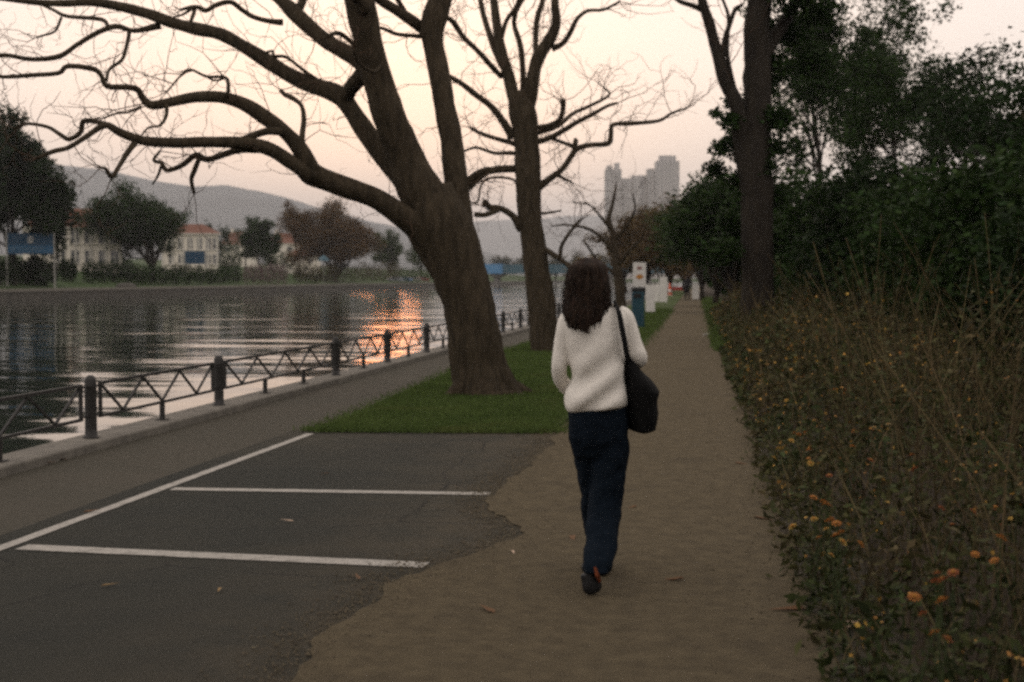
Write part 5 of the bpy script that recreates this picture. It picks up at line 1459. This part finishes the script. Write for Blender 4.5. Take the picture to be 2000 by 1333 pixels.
# ---- trousers
mb = MB()
mb.loft([ring(x, y, hw, hd, dz, 40) for x, y, hw, hd, dz in interp_rings([(1167, 778, 54, 0.112, 0), (1168, 800, 59, 0.118, 0), (1169, 830, 60, 0.122, 0), (1169, 860, 57, 0.112, 0.0), (1169, 895, 50, 0.085, 0.01)], 4)])
def leg(rows, k=5):
    A = interp_rings(rows, k); mb.loft([ring(x, y, hw, hd, dz, 32) for x, y, hw, hd, dz in A])
leg([(1194, 826, 34, 0.105, 0.0), (1193, 870, 35.5, 0.100, 0.0), (1190, 922, 34.5, 0.100, 0.005), (1183, 980, 33, 0.095, 0.0), (1176, 1020, 32.5, 0.092, -0.06), (1170, 1055, 31, 0.085, -0.15), (1165, 1076, 31, 0.088, -0.21), (1161, 1097, 27, 0.085, -0.235)])
leg([(1143, 826, 34, 0.105, 0.0), (1146, 870, 31, 0.100, 0.03), (1152, 922, 23, 0.090, 0.09), (1158, 990, 20, 0.085, 0.18), (1166, 1050, 20, 0.088, 0.28), (1174, 1088, 20, 0.095, 0.37), (1179, 1113, 17, 0.105, 0.42)])
finish(mb, 'trousers', m_trous, 0.0085, 3, (0.024, 0.085))

# ---- shoes
def shoe(rows, up):
    """rows: (centre, half width, half height); the sole lies under the loft"""
    mb = MB(); R_ = []
    C_ = smooth_path(np.array([[*c, w_, h_] for c, w_, h_ in rows], float), 4)
    T = np.gradient(C_[:, :3], axis=0); T /= np.linalg.norm(T, axis=1)[:, None]
    for c, t_ in zip(C_, T):
        u = up - t_ * np.dot(up, t_); u /= np.linalg.norm(u); s_ = np.cross(t_, u)
        R_.append([c[:3] + s_ * math.cos(q) * c[3] + u * math.sin(q) * c[4] * (0.75 if math.sin(q) < 0 else 1) for q in np.linspace(0, 6.283, 17)[:-1]])
    mb.loft(R_); return mb
heel = W(1145, 1102, -0.24); toe = ground(1160, 1160, 0.02)
dirv = toe - heel; nup = np.array([0, 0, 1.0]) * 0.3 + FH * 0.9
s1 = shoe([(heel - dirv * 0.12, 0.026, 0.024), (heel, 0.044, 0.046), (heel + dirv * 0.28, 0.044, 0.044), (heel + dirv * 0.62, 0.050, 0.036), (heel + dirv * 0.86, 0.042, 0.026), (heel + dirv * 1.0, 0.020, 0.014)], nup)
tube_top = heel + np.array([0, 0, 0.06]) + FH * 0.03
s1.tube([heel + dirv * 0.08 + FH * 0.02, tube_top + FH * 0.01], [0.040, 0.042], 12)
o = s1.build('shoe', m_shoe, person, True); o.modifiers.new('sub', 'SUBSURF').render_levels = 1
mb = MB(); q = heel + dirv * 0.02
mb.tube([W(1155, 1084, -0.31), W(1159, 1098, -0.31), W(1165, 1113, -0.28)], [0.006, 0.011, 0.008], 8); mb.build('heel_tab', m_red, o)
hz = ground(1176, 1113, 0.045); tz = hz + np.array([0.0, 0.24, -0.012])
dv = tz - hz
s2 = shoe([(hz - dv * 0.12, 0.020, 0.03), (hz, 0.034, 0.042), (hz + dv * 0.35, 0.036, 0.040), (hz + dv * 0.7, 0.043, 0.034), (hz + dv * 0.92, 0.035, 0.026), (hz + dv * 1.04, 0.015, 0.014)], np.array([0, 0, 1.0]))
s2.tube([hz + dv * 0.1, hz + dv * 0.06 + [0, 0, 0.09]], [0.036, 0.042], 12)
o = s2.build('shoe', m_shoe, person, True); o.modifiers.new('sub', 'SUBSURF').render_levels = 1

# ---- hair: a full cap under many wavy locks falling to the shoulders
mb = MB()
mb.loft([ring(x, y, hw, hd, dz, 26) for x, y, hw, hd, dz in interp_rings([(1151, 506, 10, 0.02, -0.01), (1150, 512, 27, 0.065, -0.012), (1149, 526, 33, 0.088, -0.015), (1147, 550, 36, 0.096, -0.02), (1146, 580, 35, 0.088, -0.04), (1146, 605, 32, 0.066, -0.062), (1148, 625, 28, 0.045, -0.080), (1150, 633, 18, 0.028, -0.085)], 4)])
hr = mb.build('hair', m_hair, person, True)
mb = MB(); r_ = random.Random(14)
for i in range(1500):
    q = r_.uniform(-math.pi, math.pi)
    # start somewhere on the crown, fall round the skull, then wave down
    a = -math.pi / 2 + r_.gauss(0, 1.15)                 # -pi/2 = back of head
    fx, fy = math.cos(a), math.sin(a)
    if fy > 0.55: continue
    lenend = 645 - 50 * r_.random() ** 1.6 - 12 * abs(fx) + (6 if fx < 0 else -8)
    t0 = r_.uniform(0, 0.75); P = []
    ph = r_.uniform(0, 6.28); am = r_.uniform(1.5, 5.5); kx = r_.uniform(-2, 2)
    side_flare = -9 if fx < -0.5 else (3 if fx > 0.5 else 0)
    prof_y = np.array([503, 508, 520, 545, 575, 600, 625, 645]); prof_w = np.array([4, 20, 33, 38, 39, 39, 36, 31]); prof_d = np.array([0.01, .055, .088, .100, .100, .095, .090, .088]); prof_c = np.array([1151, 1150, 1149, 1147, 1146, 1145, 1145, 1146])
    y0 = 504 + t0 * 60
    ys_ = np.linspace(y0, lenend, 9)
    for j, y in enumerate(ys_):
        v = (y - 503) / 140.0
        hw = np.interp(y, prof_y, prof_w); hd = np.interp(y, prof_y, prof_d); cx = np.interp(y, prof_y, prof_c)
        am_ = am * max(0, v - 0.25) * 1.3
        k_ = 1 + r_.uniform(-0.02, 0.05)
        hf = 1.0 if fy < 0 else 1.0
        x = cx + fx * hw * k_ + math.sin(y / 11.0 + ph) * am_ + side_flare * max(0, v - 0.45) + kx * v
        dz = -0.012 - 0.02 * v + fy * hd * k_ - max(0, v - 0.6) * 0.035 * max(0, -fy) + math.cos(y / 11.0 + ph) * am_ * SP * 0.8
        P.append(W(x, y, dz))
    rr = r_.uniform(0.0035, 0.0065)
    mb.tube(smooth_path(P, 2), np.interp(np.linspace(0, 1, 17), [0, 0.15, 0.7, 1], [rr * 0.5, rr, rr * 0.85, rr * 0.2]), 4, caps=False)
for i in range(420):                                    # loose flyaway strands
    a = -math.pi / 2 + r_.gauss(0, 1.3); fx, fy = math.cos(a), math.sin(a)
    if fy > 0.6: continue
    y0 = r_.uniform(515, 600); ph = r_.uniform(0, 6.28); P = []
    for j in range(7):
        y = y0 + j * r_.uniform(6, 10); hw = np.interp(y, [503, 520, 545, 600, 645], [4, 33, 38, 41, 36]); hd = 0.10
        if y > 648: break
        o_ = 1 + 0.02 * j + r_.uniform(0, 0.03)
        P.append(W(1147 + fx * hw * o_ + math.sin(y / 9 + ph) * 3 - (4 if fx < 0 else 0) * j / 6, y, -0.02 + fy * hd * o_))
    if len(P) > 3:
        mb.tube(P, np.linspace(0.0018, 0.0008, len(P)), 3, caps=False)
mb.build('locks', m_hair, hr, True)

# ================================================================ SHOULDER BAG
bag = thing('shoulder_bag', W(1245, 845, 0.06), 'large soft black tote bag hanging from the walking person\'s shoulder', 'bag')
mb = MB()
rows = [(1226, 694, 8, 0.05, 0.05), (1228, 704, 13, 0.09, 0.05), (1236, 726, 21, 0.13, 0.05), (1246, 746, 29, 0.15, 0.05), (1252, 763, 35, 0.155, 0.05), (1253.5, 768, 35.5, 0.155, 0.05), (1253, 790, 33, 0.155, 0.05), (1255, 815, 30.5, 0.15, 0.05), (1256, 836, 28, 0.145, 0.05), (1257, 841, 25, 0.14, 0.05), (1257, 845, 14, 0.11, 0.05)]
def fold_b(p, q, px, py, y): return p + RV * 0.004 * math.sin(py / 9.0 + 2 * q) + FH * 0.004 * math.sin(py / 13.0 + px / 7.0)
mb.loft([ring(x, y, hw, hd, dz, 30, fold_b) for x, y, hw, hd, dz in interp_rings(rows, 4)])
bg_ = mb.build('body', m_bag, bag, True)
mb = MB()
def strap(pts, w_=0.016, th=0.003):
    P = smooth_path([W(*p) for p in pts], 5); T = np.gradient(P, axis=0); T /= np.linalg.norm(T, axis=1)[:, None]; R_ = []
    for p, t_ in zip(P, T):
        n_ = p - W(1165, 640, 0.0); n_[2] *= 0.4; n_ -= t_ * np.dot(n_, t_); n_ /= np.linalg.norm(n_); s_ = np.cross(t_, n_)
        R_.append([p + s_ * w_ + n_ * th, p - s_ * w_ + n_ * th, p - s_ * w_ - n_ * th, p + s_ * w_ - n_ * th])
    mb.loft(R_)
strap([(1228, 706, -0.045), (1221, 690, -0.10), (1216, 665, -0.125), (1211, 640, -0.128), (1206, 612, -0.112), (1203, 597, -0.07), (1202, 592, -0.01), (1204, 597, 0.05), (1210, 625, 0.10), (1217, 660, 0.135), (1224, 690, 0.14), (1229, 706, 0.13)])
mb.build('strap', m_bag, bag)

# ================================================================ DISTANT WALKER
g = ground(1342, 588); d = depth_of(g); hh = 1.70
wk = thing('person', g, 'distant walker in dark clothes far along the dirt path', 'person')
def B(x, y, z): return g + RV * x + FH * y + np.array([0, 0, z])
mb = MB()
mb.ellipsoid(B(0, 0, 1.57), (0.078, 0.095, 0.12), 12, 8)
for P_, R_ in (([(0, 0, 1.50), (0, 0, 1.36), (0, 0, 1.15), (0, 0, 0.92), (0, 0, 0.84)], [0.055, 0.10, 0.15, 0.15, 0.14]),
               ([(-0.13, 0, 1.38), (-0.23, 0, 1.33), (-0.27, -0.03, 1.08), (-0.27, 0.08, 0.84), (-0.26, 0.10, 0.74)], [0.06, 0.058, 0.045, 0.036, 0.03]),
               ([(0.13, 0, 1.38), (0.23, 0, 1.33), (0.27, 0.02, 1.08), (0.27, 0.0, 0.84), (0.26, 0.02, 0.74)], [0.06, 0.058, 0.045, 0.036, 0.03]),
               ([(-0.08, 0, 0.88), (-0.10, 0.10, 0.48), (-0.10, 0.12, 0.09), (-0.10, 0.26, 0.05)], [0.10, 0.066, 0.045, 0.04]),
               ([(0.08, 0, 0.88), (0.10, -0.06, 0.48), (0.10, -0.22, 0.13), (0.10, -0.14, 0.05)], [0.10, 0.066, 0.045, 0.04])):
    P_ = smooth_path([np.r_[B(*p), r_] for p, r_ in zip(P_, R_)], 3); mb.tube(P_[:, :3], P_[:, 3], 10)
o = mb.build('body', mat('walker_trousers', (0.014, 0.014, 0.016), rough=0.9), wk, True)
md = o.modifiers.new('remesh', 'REMESH'); md.mode = 'VOXEL'; md.voxel_size = 0.018; md.use_smooth_shade = True
mb = MB(); P_ = smooth_path([np.r_[B(*p), r_] for p, r_ in (((0, 0, 1.46), 0.08), ((0, 0, 1.38), 0.17), ((0, 0, 1.15), 0.185), ((0, 0, 0.80), 0.20))], 3); mb.tube(P_[:, :3], P_[:, 3], 14)
for s_ in (-1, 1):
    P_ = smooth_path([np.r_[B(*p), r_] for p, r_ in (((0.12 * s_, 0, 1.38), 0.08), ((0.24 * s_, 0, 1.33), 0.078), ((0.275 * s_, 0, 1.08), 0.065), ((0.27 * s_, 0.05, 0.84), 0.055))], 3); mb.tube(P_[:, :3], P_[:, 3], 10)
mb.build('coat', mat('walker_coat', (0.020, 0.020, 0.023), rough=0.9), wk, True)
mb = MB(); mb.ellipsoid(B(0, -0.02, 1.60), (0.088, 0.10, 0.11), 12, 8); mb.build('hair', m_hair, wk, True)

# ================================================================ EVENING HAZE
mh = bpy.data.materials.new('evening_haze'); mh.use_nodes = True
nt = mh.node_tree; nt.nodes.remove(nt.nodes['Principled BSDF'])
pv = nt.nodes.new('ShaderNodeVolumePrincipled')
pv.inputs['Color'].default_value = (0.97, 0.975, 0.985, 1)
pv.inputs['Density'].default_value = 0.00016
pv.inputs['Anisotropy'].default_value = 0.35
nt.links.new(pv.outputs['Volume'], nt.nodes['Material Output'].inputs['Volume'])
mb = MB(); mb.box((0, 5600, 280), (24000, 12600, 570)); hz_ = mb.build('haze', mh); hz_['kind'] = 'stuff'; hz_['label'] = 'thin pale evening haze over the river and hills'; hz_['category'] = 'haze'
